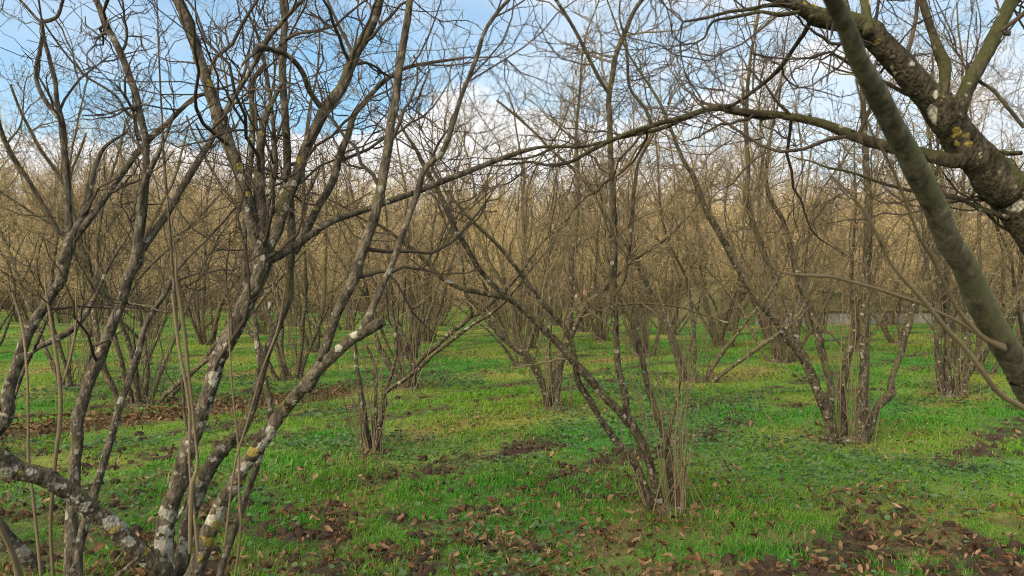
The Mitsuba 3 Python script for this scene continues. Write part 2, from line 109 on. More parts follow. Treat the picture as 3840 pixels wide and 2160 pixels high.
 ('branch', [(-0.011,5.2,1.521,0.02),(-0.103,5.182,1.6,0.018),(-0.206,5.159,1.715,0.018),(-0.283,5.136,1.844,0.018),(-0.372,5.11,1.985,0.018),(-0.422,5.089,2.112,0.018),(-0.496,5.063,2.262,0.015),(-0.545,5.047,2.349,0.014),(-0.606,5.025,2.473,0.011),(-0.692,5,2.607,0.008)]),
 ('stem', [(0.893,5.55,0.571,0.026),(0.815,5.55,0.705,0.023),(0.799,5.55,0.816,0.026),(0.776,5.55,0.939,0.024),(0.748,5.55,1.039,0.022),(0.737,5.55,1.173,0.022),(0.732,5.55,1.34,0.022),(0.715,5.55,1.462,0.025),(0.709,5.55,1.562,0.022),(0.716,5.55,1.738,0.027),(0.716,5.55,1.948,0.026),(0.709,5.55,2.228,0.024),(0.695,5.55,2.508,0.021),(0.688,5.55,2.788,0.02),(0.681,5.55,2.928,0.02),(0.702,5.55,3.068,0.019),(0.73,5.55,3.236,0.018),(0.786,5.55,3.375,0.017),(0.856,5.55,3.543,0.014),(0.912,5.55,3.627,0.012),(1.004,5.55,3.769,0.009),(1.097,5.55,3.916,0.006),(1.189,5.55,4.068,0.003)]),
 ('branch', [(0.72,5.5,1.474,0.008),(0.848,5.471,1.492,0.007),(1.006,5.435,1.487,0.006),(1.162,5.399,1.466,0.006),(1.315,5.362,1.413,0.005),(1.436,5.331,1.371,0.005),(1.566,5.3,1.351,0.003)]),
 ('branch', [(0.709,5.5,1.545,0.013),(0.751,5.5,1.6,0.013),(0.786,5.5,1.668,0.013),(0.82,5.5,1.876,0.013),(0.841,5.5,2.153,0.012),(0.862,5.5,2.361,0.012),(0.89,5.5,2.5,0.01),(0.973,5.5,2.638,0.007)]),
 ('branch', [(0.675,5.5,2.957,0.013),(0.609,5.469,3.046,0.013),(0.521,5.42,3.197,0.013),(0.435,5.37,3.345,0.012),(0.351,5.327,3.465,0.012),(0.296,5.3,3.536,0.011),(0.198,5.253,3.665,0.008),(0.1,5.205,3.799,0.005),(0.001,5.158,3.939,0.003)]),
 ('stem', [(1.198,5.7,-0.052,0.038),(1.169,5.729,0.181,0.035),(1.15,5.75,0.349,0.031),(1.124,5.764,0.462,0.025),(1.098,5.778,0.575,0.023),(1.06,5.793,0.7,0.023),(1.022,5.807,0.803,0.021),(0.989,5.819,0.906,0.021),(0.974,5.833,1.022,0.021),(0.947,5.849,1.15,0.025),(0.92,5.861,1.254,0.02),(0.898,5.871,1.336,0.017),(0.841,5.885,1.442,0.013),(0.796,5.9,1.56,0.01)]),
 ('branch', [(1.112,5.7,0.429,0.021),(1.135,5.7,0.555,0.016),(1.163,5.7,0.658,0.012),(1.186,5.7,0.772,0.01),(1.215,5.7,0.921,0.008),(1.272,5.7,1.104,0.007),(1.329,5.7,1.355,0.006),(1.364,5.7,1.561,0.005)]),
 ('sucker_shoot', [(1.194,5.6,-0.012,0.006),(1.202,5.586,0.329,0.005),(1.21,5.572,0.667,0.004),(1.253,5.565,0.847,0.004),(1.307,5.557,1.027,0.003),(1.35,5.55,1.184,0.002)]),
 ('sucker_shoot', [(1.205,5.6,-0.012,0.006),(1.189,5.577,0.555,0.005),(1.196,5.559,1.004,0.003),(1.211,5.55,1.228,0.002)]),
 ('sucker_shoot', [(1.227,5.6,-0,0.006),(1.228,5.577,0.387,0.004),(1.25,5.55,0.838,0.002)]),
 ('sucker_shoot', [(1.07,5.6,-0.012,0.006),(0.978,5.587,0.385,0.005),(0.942,5.576,0.712,0.005),(0.874,5.572,0.835,0.004),(0.823,5.565,1.026,0.003),(0.794,5.555,1.339,0.003),(0.776,5.55,1.496,0.002)]),
 ('sucker_shoot', [(1.059,5.6,-0.012,0.006),(1,5.588,0.272,0.005),(0.953,5.575,0.555,0.004),(0.913,5.571,0.645,0.004),(0.862,5.562,0.837,0.003),(0.815,5.55,1.117,0.002)]),
 ('sucker_shoot', [(1.16,5.6,-0.012,0.006),(1.156,5.58,0.442,0.005),(1.168,5.56,0.893,0.003),(1.183,5.55,1.117,0.002)]),
 ('sucker_shoot', [(1.104,5.6,-0.012,0.006),(1.022,5.582,0.531,0.005),(0.986,5.57,0.891,0.004),(0.968,5.563,1.116,0.004),(0.95,5.555,1.339,0.003),(0.938,5.55,1.496,0.002)]),
 ('sucker_shoot', [(0.98,5.6,-0.023,0.006),(0.877,5.586,0.217,0.005),(0.807,5.573,0.444,0.004),(0.75,5.56,0.669,0.003),(0.715,5.55,0.849,0.002)]),
 ('sucker_shoot', [(1.126,5.6,-0.012,0.006),(1.079,5.588,0.328,0.005),(1.066,5.578,0.644,0.004),(1.041,5.568,0.936,0.004),(1.034,5.558,1.228,0.003),(1.049,5.55,1.451,0.002)]),
 ('sucker_shoot', [(0.969,5.6,-0.012,0.006),(0.898,5.581,0.218,0.005),(0.862,5.563,0.446,0.003),(0.882,5.55,0.604,0.002)]),
 ('sucker_shoot', [(1.216,5.6,-0,0.006),(1.213,5.578,0.275,0.005),(1.24,5.556,0.536,0.003),(1.283,5.55,0.593,0.002)]),
 ('sucker_shoot', [(1.182,5.6,-0.012,0.006),(1.174,5.585,0.329,0.005),(1.188,5.573,0.611,0.004),(1.163,5.563,0.848,0.004),(1.106,5.556,0.982,0.003),(1.06,5.55,1.117,0.002)]),
],
'E': [
 ('stem', [(3.346,8.2,-0.059,0.064),(3.296,8.171,0.19,0.051),(3.201,8.143,0.423,0.048),(3.115,8.118,0.624,0.047),(3.006,8.088,0.854,0.049),(2.9,8.067,1.007,0.047),(2.789,8.051,1.098,0.041),(2.707,8.031,1.249,0.036),(2.54,8.003,1.418,0.037),(2.411,7.977,1.6,0.037),(2.218,7.935,1.898,0.032),(2.111,7.908,2.096,0.032),(1.942,7.869,2.371,0.03),(1.792,7.823,2.722,0.026),(1.688,7.8,2.876,0.019)]),
 ('branch', [(2.95,8.1,0.974,0.033),(2.899,8.107,1.185,0.029),(2.841,8.113,1.367,0.028),(2.768,8.121,1.594,0.026),(2.709,8.126,1.715,0.025),(2.582,8.136,2.008,0.027),(2.482,8.146,2.316,0.027),(2.423,8.153,2.522,0.029),(2.446,8.163,2.832,0.024),(2.429,8.173,3.143,0.022),(2.432,8.183,3.434,0.02),(2.478,8.2,3.975,0.016)]),
 ('stem', [(3.361,8.2,0.032,0.038),(3.323,8.219,0.336,0.036),(3.329,8.233,0.564,0.037),(3.281,8.248,0.793,0.035),(3.232,8.261,0.992,0.043),(3.22,8.27,1.146,0.05),(3.162,8.28,1.3,0.038),(3.112,8.29,1.455,0.038),(3.046,8.301,1.609,0.033),(2.989,8.315,1.827,0.03),(2.946,8.326,2.014,0.025),(2.947,8.326,2.015,0.027),(2.859,8.346,2.334,0.025),(2.758,8.359,2.504,0.023),(2.7,8.374,2.759,0.018),(2.75,8.4,3.186,0.014)]),
 ('stem', [(3.495,8.3,0.013,0.045),(3.484,8.329,0.319,0.044),(3.493,8.351,0.549,0.044),(3.54,8.371,0.75,0.042),(3.587,8.389,0.936,0.039),(3.648,8.403,1.076,0.042),(3.67,8.418,1.232,0.034),(3.649,8.441,1.484,0.026),(3.643,8.463,1.72,0.02),(3.682,8.5,2.117,0.015)]),
 ('stem', [(3.622,8.15,-0.049,0.061),(3.613,8.146,0.271,0.051),(3.619,8.142,0.576,0.048),(3.64,8.139,0.804,0.044),(3.631,8.137,1.032,0.043),(3.638,8.134,1.26,0.046),(3.644,8.131,1.488,0.044),(3.65,8.128,1.715,0.044),(3.664,8.125,1.943,0.041),(3.667,8.122,2.212,0.04),(3.671,8.118,2.518,0.035),(3.638,8.113,2.927,0.033),(3.615,8.108,3.335,0.029),(3.604,8.104,3.641,0.024),(3.551,8.1,3.946,0.018)]),
 ('stem', [(3.698,8.2,0.063,0.046),(3.8,8.255,0.315,0.038),(3.906,8.283,0.419,0.042),(3.995,8.308,0.508,0.049),(4.003,8.326,0.599,0.032),(4.067,8.361,0.766,0.03),(4.146,8.395,0.92,0.03),(4.201,8.427,1.075,0.029),(4.252,8.45,1.184,0.034),(4.322,8.494,1.403,0.026),(4.427,8.543,1.642,0.022),(4.521,8.6,1.931,0.017)]),
 ('sucker_shoot', [(3.537,8.2,-0.029,0.008),(3.529,8.2,0.568,0.007),(3.575,8.2,1.181,0.005),(3.552,8.2,1.64,0.003)]),
 ('sucker_shoot', [(3.407,8.2,-0.029,0.008),(3.392,8.2,0.415,0.007),(3.33,8.2,0.874,0.005),(3.292,8.2,1.334,0.003)]),
 ('sucker_shoot', [(3.744,8.2,-0.029,0.008),(3.721,8.2,0.568,0.006),(3.698,8.2,0.874,0.003)]),
 ('sucker_shoot', [(3.422,8.2,-0.029,0.008),(3.415,8.2,0.783,0.007),(3.43,8.2,1.334,0.005),(3.422,8.2,1.64,0.003)]),
 ('sucker_shoot', [(3.552,8.2,-0.029,0.008),(3.575,8.2,0.568,0.006),(3.598,8.2,1.028,0.003)]),
 ('sucker_shoot', [(3.698,8.2,-0.029,0.008),(3.698,8.2,0.721,0.006),(3.744,8.2,1.334,0.003)]),
 ('sucker_shoot', [(3.514,8.2,-0.029,0.008),(3.484,8.2,0.415,0.006),(3.422,8.2,0.783,0.003)]),
 ('sucker_shoot', [(3.568,8.2,-0.029,0.008),(3.56,8.2,0.415,0.007),(3.499,8.2,0.874,0.005),(3.529,8.2,1.41,0.003)]),
],
'H': [
 ('stem', [(6.281,11.5,-0.04,0.044),(6.231,11.486,0.369,0.051),(6.201,11.472,0.799,0.051),(6.194,11.458,1.228,0.046),(6.197,11.443,1.656,0.046),(6.157,11.429,2.082,0.041),(6.129,11.417,2.423,0.035),(6.099,11.4,2.933,0.028)]),
 ('stem', [(6.345,11.5,-0.04,0.072),(6.354,11.515,0.366,0.056),(6.374,11.531,0.795,0.053),(6.372,11.548,1.225,0.051),(6.37,11.564,1.656,0.047),(6.411,11.58,2.089,0.042),(6.444,11.6,2.631,0.033)]),
 ('stem', [(6.498,11.6,-0.054,0.054),(6.626,11.73,0.343,0.047),(6.808,11.857,0.728,0.043),(6.947,11.944,0.989,0.041),(7.146,12.053,1.321,0.036),(7.415,12.2,1.773,0.03)]),
 ('stem', [(6.596,11.6,-0.011,0.056),(6.773,11.719,0.344,0.052),(7.006,11.817,0.599,0.043),(7.123,11.865,0.727,0.036),(7.473,12,1.076,0.029)]),
 ('sucker_shoot', [(6.205,11.4,-0.026,0.007),(6.077,11.4,0.378,0.005),(5.992,11.4,0.698,0.004),(5.928,11.4,1.017,0.002)]),
 ('sucker_shoot', [(6.226,11.4,-0.026,0.007),(6.141,11.4,0.378,0.005),(6.056,11.4,0.911,0.004),(6.014,11.4,1.23,0.002)]),
 ('sucker_shoot', [(6.503,11.4,-0.026,0.007),(6.482,11.4,0.485,0.005)]),
],
'F': [
 ('stem', [(0.512,10.4,-0.057,0.054),(0.446,10.341,0.175,0.047),(0.364,10.278,0.422,0.047),(0.283,10.233,0.585,0.053),(0.188,10.192,0.714,0.051),(0.031,10.141,0.844,0.042),(-0.125,10.089,0.972,0.038),(-0.279,10.029,1.146,0.033),(-0.385,9.983,1.286,0.03),(-0.506,9.931,1.441,0.025),(-0.58,9.9,1.533,0.02)]),
 ('stem', [(0.592,10.4,-0.057,0.068),(0.578,10.437,0.243,0.063),(0.612,10.466,0.481,0.064),(0.663,10.495,0.72,0.063),(0.745,10.52,0.913,0.056),(0.828,10.541,1.074,0.053),(0.911,10.563,1.236,0.053),(0.994,10.581,1.365,0.053),(1.11,10.6,1.479,0.039)]),
 ('branch', [(0.711,10.5,0.833,0.038),(0.761,10.511,1.124,0.04),(0.778,10.52,1.367,0.039),(0.786,10.525,1.529,0.035),(0.802,10.542,1.995,0.049),(0.843,10.557,2.395,0.046),(0.87,10.571,2.796,0.043),(0.884,10.581,3.064,0.035),(0.859,10.6,3.601,0.023)]),
 ('stem', [(0.55,10.5,-0.057,0.038),(0.522,10.604,0.384,0.035),(0.494,10.696,0.786,0.03),(0.531,10.789,1.195,0.025),(0.503,10.9,1.694,0.02)]),
 ('sucker_shoot', [(0.476,10.3,-0.025,0.007),(0.428,10.3,0.419,0.006),(0.396,10.3,0.816,0.005),(0.349,10.3,1.134,0.004)]),
 ('sucker_shoot', [(0.555,10.3,-0.025,0.007),(0.492,10.3,0.578,0.006),(0.476,10.3,0.895,0.005)]),
 ('sucker_shoot', [(0.745,10.3,0.007,0.007),(0.761,10.3,0.34,0.006),(0.745,10.3,0.657,0.005),(0.761,10.3,0.975,0.004)]),
 ('sucker_shoot', [(0.777,10.3,0.007,0.007),(0.801,10.3,0.419,0.006),(0.825,10.3,0.737,0.005)]),
 ('sucker_shoot', [(0.507,10.3,-0.025,0.007),(0.444,10.3,0.419,0.006),(0.46,10.3,0.975,0.005)]),
],
'G': [
 ('stem', [(-1.382,7.6,0.038,0.039),(-1.42,7.615,0.258,0.035),(-1.453,7.632,0.49,0.034),(-1.479,7.645,0.677,0.025),(-1.511,7.656,0.84,0.022),(-1.525,7.668,1.016,0.018),(-1.552,7.684,1.252,0.013),(-1.602,7.7,1.477,0.009)]),
 ('stem', [(-1.292,7.55,0.071,0.03),(-1.252,7.521,0.332,0.028),(-1.214,7.501,0.509,0.025),(-1.212,7.49,0.603,0.021),(-1.14,7.468,0.79,0.017),(-1.09,7.444,0.999,0.014),(-1.098,7.42,1.207,0.011),(-1.118,7.4,1.379,0.009)]),
 ('branch', [(-1.231,7.5,0.578,0.02),(-1.125,7.447,0.666,0.019),(-1.003,7.39,0.741,0.018),(-0.881,7.328,0.839,0.02),(-0.761,7.26,0.958,0.019),(-0.644,7.198,1.052,0.019),(-0.528,7.138,1.139,0.018),(-0.415,7.077,1.225,0.016),(-0.303,7.018,1.304,0.015),(-0.193,6.962,1.371,0.015),(-0.085,6.9,1.458,0.013)]),
 ('stem', [(-1.356,7.65,0.039,0.025),(-1.339,7.687,0.304,0.022),(-1.331,7.711,0.478,0.018),(-1.337,7.743,0.712,0.017),(-1.365,7.766,0.877,0.016),(-1.441,7.789,1.031,0.012),(-1.503,7.8,1.09,0.008)]),
 ('sucker_shoot', [(-1.373,7.55,0.048,0.008),(-1.482,7.513,0.218,0.006),(-1.586,7.456,0.516,0.005),(-1.683,7.427,0.634,0.004),(-1.779,7.4,0.74,0.003)]),
 ('sucker_shoot', [(-1.397,7.55,0.048,0.008),(-1.502,7.497,0.278,0.006),(-1.666,7.453,0.401,0.004),(-1.802,7.4,0.603,0.003)]),
 ('sucker_shoot', [(-1.362,7.55,0.048,0.008),(-1.445,7.501,0.393,0.006),(-1.531,7.469,0.606,0.005),(-1.592,7.432,0.863,0.004),(-1.597,7.4,1.094,0.003)]),
 ('sucker_shoot', [(-1.257,7.55,0.083,0.008),(-1.238,7.468,0.514,0.005),(-1.215,7.4,0.866,0.003)]),
 ('sucker_shoot', [(-1.315,7.55,0.06,0.008),(-1.376,7.438,0.747,0.005),(-1.38,7.4,0.98,0.003)]),
 ('sucker_shoot', [(-1.385,7.55,0.048,0.008),(-1.446,7.504,0.3,0.006),(-1.537,7.441,0.632,0.004),(-1.654,7.4,0.82,0.003)]),
 ('sucker_shoot', [(-1.327,7.55,0.06,0.008),(-1.336,7.473,0.513,0.006),(-1.26,7.431,0.748,0.004),(-1.186,7.4,0.911,0.003)]),
],
'J': [
 ('stem', [(-1.58,12.5,-0.026,0.067),(-1.583,12.519,0.358,0.052),(-1.701,12.54,0.742,0.042),(-1.819,12.556,1.031,0.038),(-1.899,12.571,1.321,0.036),(-1.92,12.58,1.515,0.031),(-1.962,12.6,1.903,0.023)]),
 ('stem', [(-1.657,12.5,-0.006,0.056),(-1.809,12.481,0.208,0.048),(-1.941,12.465,0.382,0.052),(-2.034,12.451,0.556,0.048),(-2.109,12.44,0.692,0.041),(-2.145,12.426,0.884,0.031),(-2.217,12.4,1.229,0.023)]),
 ('stem', [(-1.606,12.4,0.026,0.031),(-1.716,12.371,0.22,0.025),(-1.778,12.338,0.471,0.023),(-1.82,12.3,0.759,0.02),(-1.775,12.25,1.14,0.018),(-1.749,12.2,1.517,0.014)]),
 ('branch', [(-1.558,12.4,0.274,0.041),(-1.461,12.31,0.435,0.039),(-1.358,12.234,0.556,0.039),(-1.177,12.122,0.696,0.038),(-1.058,12.039,0.814,0.037),(-0.883,11.928,0.95,0.036),(-0.692,11.803,1.102,0.035),(-0.597,11.733,1.195,0.039),(-0.468,11.662,1.234,0.039),(-0.385,11.6,1.316,0.041)]),
 ('cut_branch', [(-0.614,11.7,1.178,0.027),(-0.602,11.646,1.288,0.025),(-0.644,11.6,1.37,0.021)]),
 ('sucker_shoot', [(-1.548,12.4,0.007,0.008),(-1.51,12.4,0.465,0.007),(-1.491,12.4,0.943,0.006)]),
 ('sucker_shoot', [(-1.529,12.4,0.007,0.008),(-1.568,12.4,0.752,0.007),(-1.606,12.4,1.229,0.006)]),
 ('sucker_shoot', [(-1.682,12.4,0.007,0.008),(-1.701,12.4,0.37,0.007),(-1.644,12.4,0.943,0.006)]),
 ('sucker_shoot', [(-1.587,12.4,0.007,0.008),(-1.491,12.4,0.37,0.007),(-1.434,12.4,0.752,0.006)]),
],
}
LICHEN = {
'A': [(-1.212,3.341,1.345,0.0146,0),(-1.228,3.342,1.286,0.0132,0),(-1.24,3.339,1.263,0.0108,0),(-1.259,3.333,1.224,0.0226,0),(-1.258,3.336,1.19,0.0137,0),(-1.271,3.336,1.133,0.0087,0),(-1.295,3.345,1.027,0.0105,0),(-1.352,3.314,0.952,0.0117,0),(-1.334,3.321,0.936,0.0116,0),(-1.361,3.311,0.917,0.0195,0),(-1.39,3.304,0.821,0.0079,0),(-1.372,3.308,0.816,0.0095,0),(-1.427,3.29,0.65,0.0298,0),(-1.437,3.284,0.594,0.0256,0),(-1.457,3.283,0.536,0.0283,0),(-0.986,3.128,0.981,0.0256,0),(-0.956,3.12,1.022,0.0236,0),(-1.062,3.141,0.887,0.0233,0),(-1.298,3.443,0.862,0.0164,0),(-1.257,3.449,0.904,0.0141,0),(-1.104,3.161,0.791,0.0183,0),(-1.17,3.168,0.709,0.028,0),(-1.197,3.174,0.668,0.0268,0),(-0.86,3.1,1.147,0.0121,0),(-0.676,3.06,1.365,0.0119,0),(-1.794,2.851,0.949,0.0136,0),(-1.758,2.881,0.933,0.0163,0),(-1.69,2.939,0.866,0.0155,0),(-1.675,2.959,0.865,0.0086,0),(-1.643,2.982,0.803,0.0226,0),(-1.631,3.002,0.764,0.025,0),(-1.558,3.066,0.688,0.0223,0),(-1.514,3.102,0.613,0.0211,0),(-1.483,3.17,0.493,0.0179,0),(-1.4,3.396,0.495,0.0297,0),(-1.362,3.428,0.749,0.0112,0),(-1.417,3.295,0.437,0.0228,0),(-0.61,3.048,1.416,0.0182,0),(-1.783,2.862,0.929,0.0121,1),(-1.598,3.025,0.763,0.0225,1),(-1.551,3.075,0.658,0.0198,1),(-1.456,3.155,0.55,0.0195,1),(-1.246,3.455,0.931,0.0153,1),(-1.031,3.134,0.944,0.025,1),(-1.192,3.183,0.633,0.0238,1),(-1.229,3.185,0.576,0.029,1),(-1.261,3.194,0.505,0.0188,1),(-1.37,3.438,0.764,0.0168,1),(-1.148,3.346,2.071,0.0122,0),(-1.131,3.359,1.946,0.0144,0),(-1.092,3.368,1.684,0.0156,0),(-1.031,3.405,1.792,0.0137,0),(-0.986,3.445,1.951,0.0139,0),(-0.961,3.478,2.055,0.0096,0),(-1.267,3.316,2.464,0.0204,1),(-1.152,3.345,2.113,0.0206,1),(-0.943,3.511,2.174,0.0148,1),(-0.923,3.715,1.975,0.0097,1),(-0.95,3.691,1.901,0.0107,1),(-1.122,3.357,2.001,0.0105,1)],
'R': [(1.521,2.853,2.221,0.0219,0),(1.53,2.866,2.203,0.0152,0),(1.708,2.878,2.079,0.0156,0),(1.872,2.913,1.886,0.0265,0),(1.361,2.821,2.382,0.0128,0),(1.373,2.838,2.368,0.01,0),(1.421,2.835,2.325,0.0102,0),(1.428,2.82,2.392,0.0113,0),(1.52,2.839,2.293,0.0123,0),(1.583,2.855,2.254,0.0103,0),(1.612,2.856,2.168,0.0191,1),(1.655,2.868,2.156,0.0177,1),(1.613,2.87,2.12,0.0191,1),(1.662,2.868,2.127,0.0177,1),(1.552,2.838,2.286,0.0105,1),(1.292,2.788,2.471,0.0164,1),(1.011,2.748,2.59,0.017,1),(1.051,2.764,2.592,0.0171,1)],
}



# ------------------------------------------------------------------ helpers
def numbered(key):
    if key not in scene and key not in labels:
        return key
    k = 1
    while f'{key}_{k:03d}' in scene or f'{key}_{k:03d}' in labels:
        k += 1
    return f'{key}_{k:03d}'


def put(name, shape, parent=None, **lab):
    key = numbered(f'{parent}__{name}' if parent else name)
    scene[key] = shape
    if lab:
        labels[key] = lab
    return key


def thing(name, label, category, group=None):
    key = numbered(name)
    labels[key] = {'label': label, 'category': category}
    if group:
        labels[key]['group'] = group
    return key


def unit(v):
    return v / np.maximum(np.linalg.norm(v, axis=-1, keepdims=True), 1e-9)


def tubes(P, R, sides):
    """(N,K,3) polylines with (N,K) radii -> one vertex and face array."""
    N, K, _ = P.shape
    t = unit(np.gradient(P, axis=1))
    mean = unit(P[:, -1] - P[:, 0])
    ref = np.where(np.abs(mean[:, 2:]) < 0.8, [[0, 0, 1.0]], [[1.0, 0.2, 0]])
    a = unit(np.cross(t, ref[:, None, :]))
    b = np.cross(t, a)
    ang = np.arange(sides) * 2 * np.pi / sides
    v = P[:, :, None] + R[:, :, None, None] * (np.cos(ang)[None, None, :, None] * a[:, :, None] + np.sin(ang)[None, None, :, None] * b[:, :, None])
    k, j = np.meshgrid(np.arange(K - 1), np.arange(sides), indexing='ij')
    j2 = (j + 1) % sides
    f = np.stack([np.stack([k * sides + j, k * sides + j2, (k + 1) * sides + j2], -1),
                  np.stack([k * sides + j, (k + 1) * sides + j2, (k + 1) * sides + j], -1)], 2).reshape(-1, 3)
    F = (f[None] + (np.arange(N) * K * sides)[:, None, None]).reshape(-1, 3)
    return v.reshape(-1, 3), F


def join(parts):
    vs, fs, at = [], [], 0
    for v, f in parts:
        vs.append(v)
        fs.append(f + at)
        at += len(v)
    return np.vstack(vs), np.vstack(fs)


def spline(nodes, step):
    n = np.asarray(nodes, float)
    e = np.vstack([2 * n[0] - n[1], n, 2 * n[-1] - n[-2]])
    out = []
    for i in range(1, len(e) - 2):
        p0, p1, p2, p3 = e[i - 1:i + 3]
        k = max(1, int(np.linalg.norm(p2[:3] - p1[:3]) / step))
        u = (np.arange(k) / k)[:, None]
        out.append(0.5 * (2 * p1 + (p2 - p0) * u + (2 * p0 - 5 * p1 + 4 * p2 - p3) * u ** 2 + (3 * p1 - p0 - 3 * p2 + p3) * u ** 3))
    out.append(n[-1:])
    o = np.vstack(out)
    o[:, 3] = np.maximum(o[:, 3], 0.0015)
    return o


def limb_mesh(path, sides, seed, rough=0.10, knots=3.0):
    """A bark-covered limb: tube along the path with bumps and knots, closed at both ends. knots: per metre."""
    rng = np.random.default_rng(seed)
    P, R = path[:, :3], path[:, 3]
    wob = (meshkit.noise(P * 9.0 + seed * 3.1, 5) - 0.5)[:, None] * R[:, None] * 0.35
    P = P + wob * np.array([1.0, 0.6, 0.3])
    v, f = tubes(P[None], R[None], sides)
    c = np.repeat(P, sides, 0)
    r = np.repeat(R, sides)
    n = unit(v - c)
    amt = rough * ((meshkit.fbm(v * 22.0, 3, seed) - 0.5) * 2 + 0.7 * (meshkit.fbm(v * 70.0, 2, seed + 3) - 0.5))
    s = np.r_[0, np.cumsum(np.linalg.norm(np.diff(P, axis=0), axis=1))]
    for _ in range(rng.poisson(knots * s[-1])):
        k = rng.integers(len(P))
        dirk = unit(rng.normal(size=3))
        d2 = ((v - (P[k] + dirk * R[k])) ** 2).sum(1)
        w = R[k] * rng.uniform(0.35, 0.8)
        amt = amt + rng.uniform(0.2, 0.5) * np.exp(-d2 / (w * w))
    v = v + n * (amt * r)[:, None]
    K = len(P)
    caps_v, caps_f, base = [], [], len(v)
    for end in (0, K - 1):
        tdir = unit(P[1] - P[0]) * -1 if end == 0 else unit(P[-1] - P[-2])
        ci = base + len(caps_v)
        caps_v.append(P[end] + tdir * R[end] * 0.35)
        ring = end * sides + np.arange(sides)
        nxt = end * sides + (np.arange(sides) + 1) % sides
        tri = np.stack([np.full(sides, ci), nxt, ring] if end == 0 else [np.full(sides, ci), ring, nxt], 1)
        caps_f.append(tri)
    return np.vstack([v, caps_v]), np.vstack([f] + caps_f)


def grow(rng, pos, tan, length, r0, K, ang=(35, 70), up=0.1, wiggle=0.25, taper=0.35, bud=0.0, lift=0.0):
    """Children polylines leaving pos at an angle to tan; zigzag from node to node."""
    N = len(pos)
    tan = unit(tan)
    perp = unit(np.cross(tan, rng.normal(size=(N, 3))))
    a = np.radians(rng.uniform(*ang, N))[:, None]
    d = np.cos(a) * tan + np.sin(a) * perp
    d[:, 2] += lift
    d = unit(d)
    P = np.empty((N, K, 3))
    P[:, 0] = pos
    zig = unit(np.cross(d, rng.normal(size=(N, 3)))) * wiggle
    for k in range(1, K):
        d = unit(d + zig * (1 if k % 2 else -1) * rng.uniform(0.3, 1.3, (N, 1)) + rng.normal(size=(N, 3)) * wiggle * 0.6 + np.array([0, 0, up]))
        P[:, k] = P[:, k - 1] + d * (length / (K - 1))[:, None]
    R = r0[:, None] * np.linspace(1, taper, K)[None]
    if bud:
        R[:, 1:] *= 1 + bud * rng.uniform(0, 1, (N, K - 1))
    return P, R


def pick(rng, P, R, m, t0=0.15, t1=1.0):
    """m points on each polyline: position, tangent, radius, t."""
    N, K, _ = P.shape
    t = rng.uniform(t0, t1, (N, m))
    s = t * (K - 1)
    i = np.minimum(s.astype(int), K - 2)
    u = (s - i)[..., None]
    n = np.arange(N)[:, None]
    pos = P[n, i] * (1 - u) + P[n, i + 1] * u
    tan = P[n, i + 1] - P[n, i]
    rad = R[n, i] * (1 - u[..., 0]) + R[n, i + 1] * u[..., 0]
    return pos.reshape(-1, 3), tan.reshape(-1, 3), rad.reshape(-1), t.reshape(-1)


# ------------------------------------------------------------------ materials
def two(b):
    return {'type': 'twosided', 'bsdf': b}


def rough_diffuse(tex, rough=0.85, bump=None, scale=1.0):
    b = {'type': 'principled', 'base_color': tex, 'roughness': rough, 'specular': 0.25}
    if bump:
        b = {'type': 'bumpmap', 'bump': bump, 'scale': scale, 'bsdf': b}
    return two(b)


def bark_tex(dark, light, moss, moss_amt, white_at, yellow_at, spots, freq=1.0):
    def fn(p, n, uv):
        g = fbm(p.x * 55, p.y * 55, p.z * 16, 3)
        c = mix(dark, light, smoothstep(0.25, 0.75, g))
        streak = noise(p.x * 150, p.y * 150, p.z * 40)
        c = c * (0.45 + 0.75 * streak) * (0.55 + 0.9 * fbm(p.x * 28 + 9, p.y * 28, p.z * 20, 2))
        m = smoothstep(1.0 - moss_amt, 1.15 - moss_amt, fbm(p.x * 7, p.y * 7, p.z * 5 + 4, 3) + 0.25 * n.z)
        c = mix(c, moss, m * 0.85)
        e = fbm(p.x * 40, p.y * 40, p.z * 40, 3) - 0.5
        if white_at < 1:
            low = 1.0 - smoothstep(0.9, 2.6, p.z)
            q = noise(p.x * 17 * freq + 7, p.y * 17 * freq, p.z * 15 * freq) + 0.10 * e + 0.06 * low
            c = mix(c, mi.Color3f(0.30, 0.30, 0.255) * (0.6 + 0.6 * streak), 0.85 * smoothstep(white_at - 0.02, white_at + 0.03, q))
            q = noise(p.x * 46 * freq + 7, p.y * 46 * freq, p.z * 40 * freq) + 0.12 * low
            c = mix(c, (0.24, 0.24, 0.20), 0.6 * smoothstep(0.86, 0.93, q))
        if yellow_at < 1:
            q = noise(p.x * 13 * freq, p.y * 13 * freq + 31, p.z * 11 * freq) + 0.12 * e
            c = mix(c, (0.30, 0.24, 0.045), smoothstep(yellow_at, yellow_at + 0.04, q))
        e2 = noise(p.x * 24 + 3, p.y * 24, p.z * 24) - 0.5
        crust = fbm(p.x * 75, p.y * 75, p.z * 75, 2)
        for x, y, z, r, kind in spots:
            r = r * (0.8 if kind else 1.12)
            d = dr.sqrt(dr.square(p.x - x) + dr.square(p.y - y) + dr.square(p.z - z)) / r
            k = (1.0 - smoothstep(0.78, 1.02, d + 2.6 * e + 1.5 * e2)) * (0.5 + 0.5 * smoothstep(0.30, 0.48, crust))
            grain = 0.62 + 0.3 * streak + 0.45 * g
            c = mix(c, mi.Color3f(0.235, 0.190, 0.045) * grain if kind else mi.Color3f(0.33, 0.33, 0.285) * grain, k * 0.92)
        return c
    return proc(fn)


def bark_bump(p, n, uv):
    return fbm(p.x * 60, p.y * 60, p.z * 26, 3) + 0.5 * noise(p.x * 190, p.y * 190, p.z * 90)


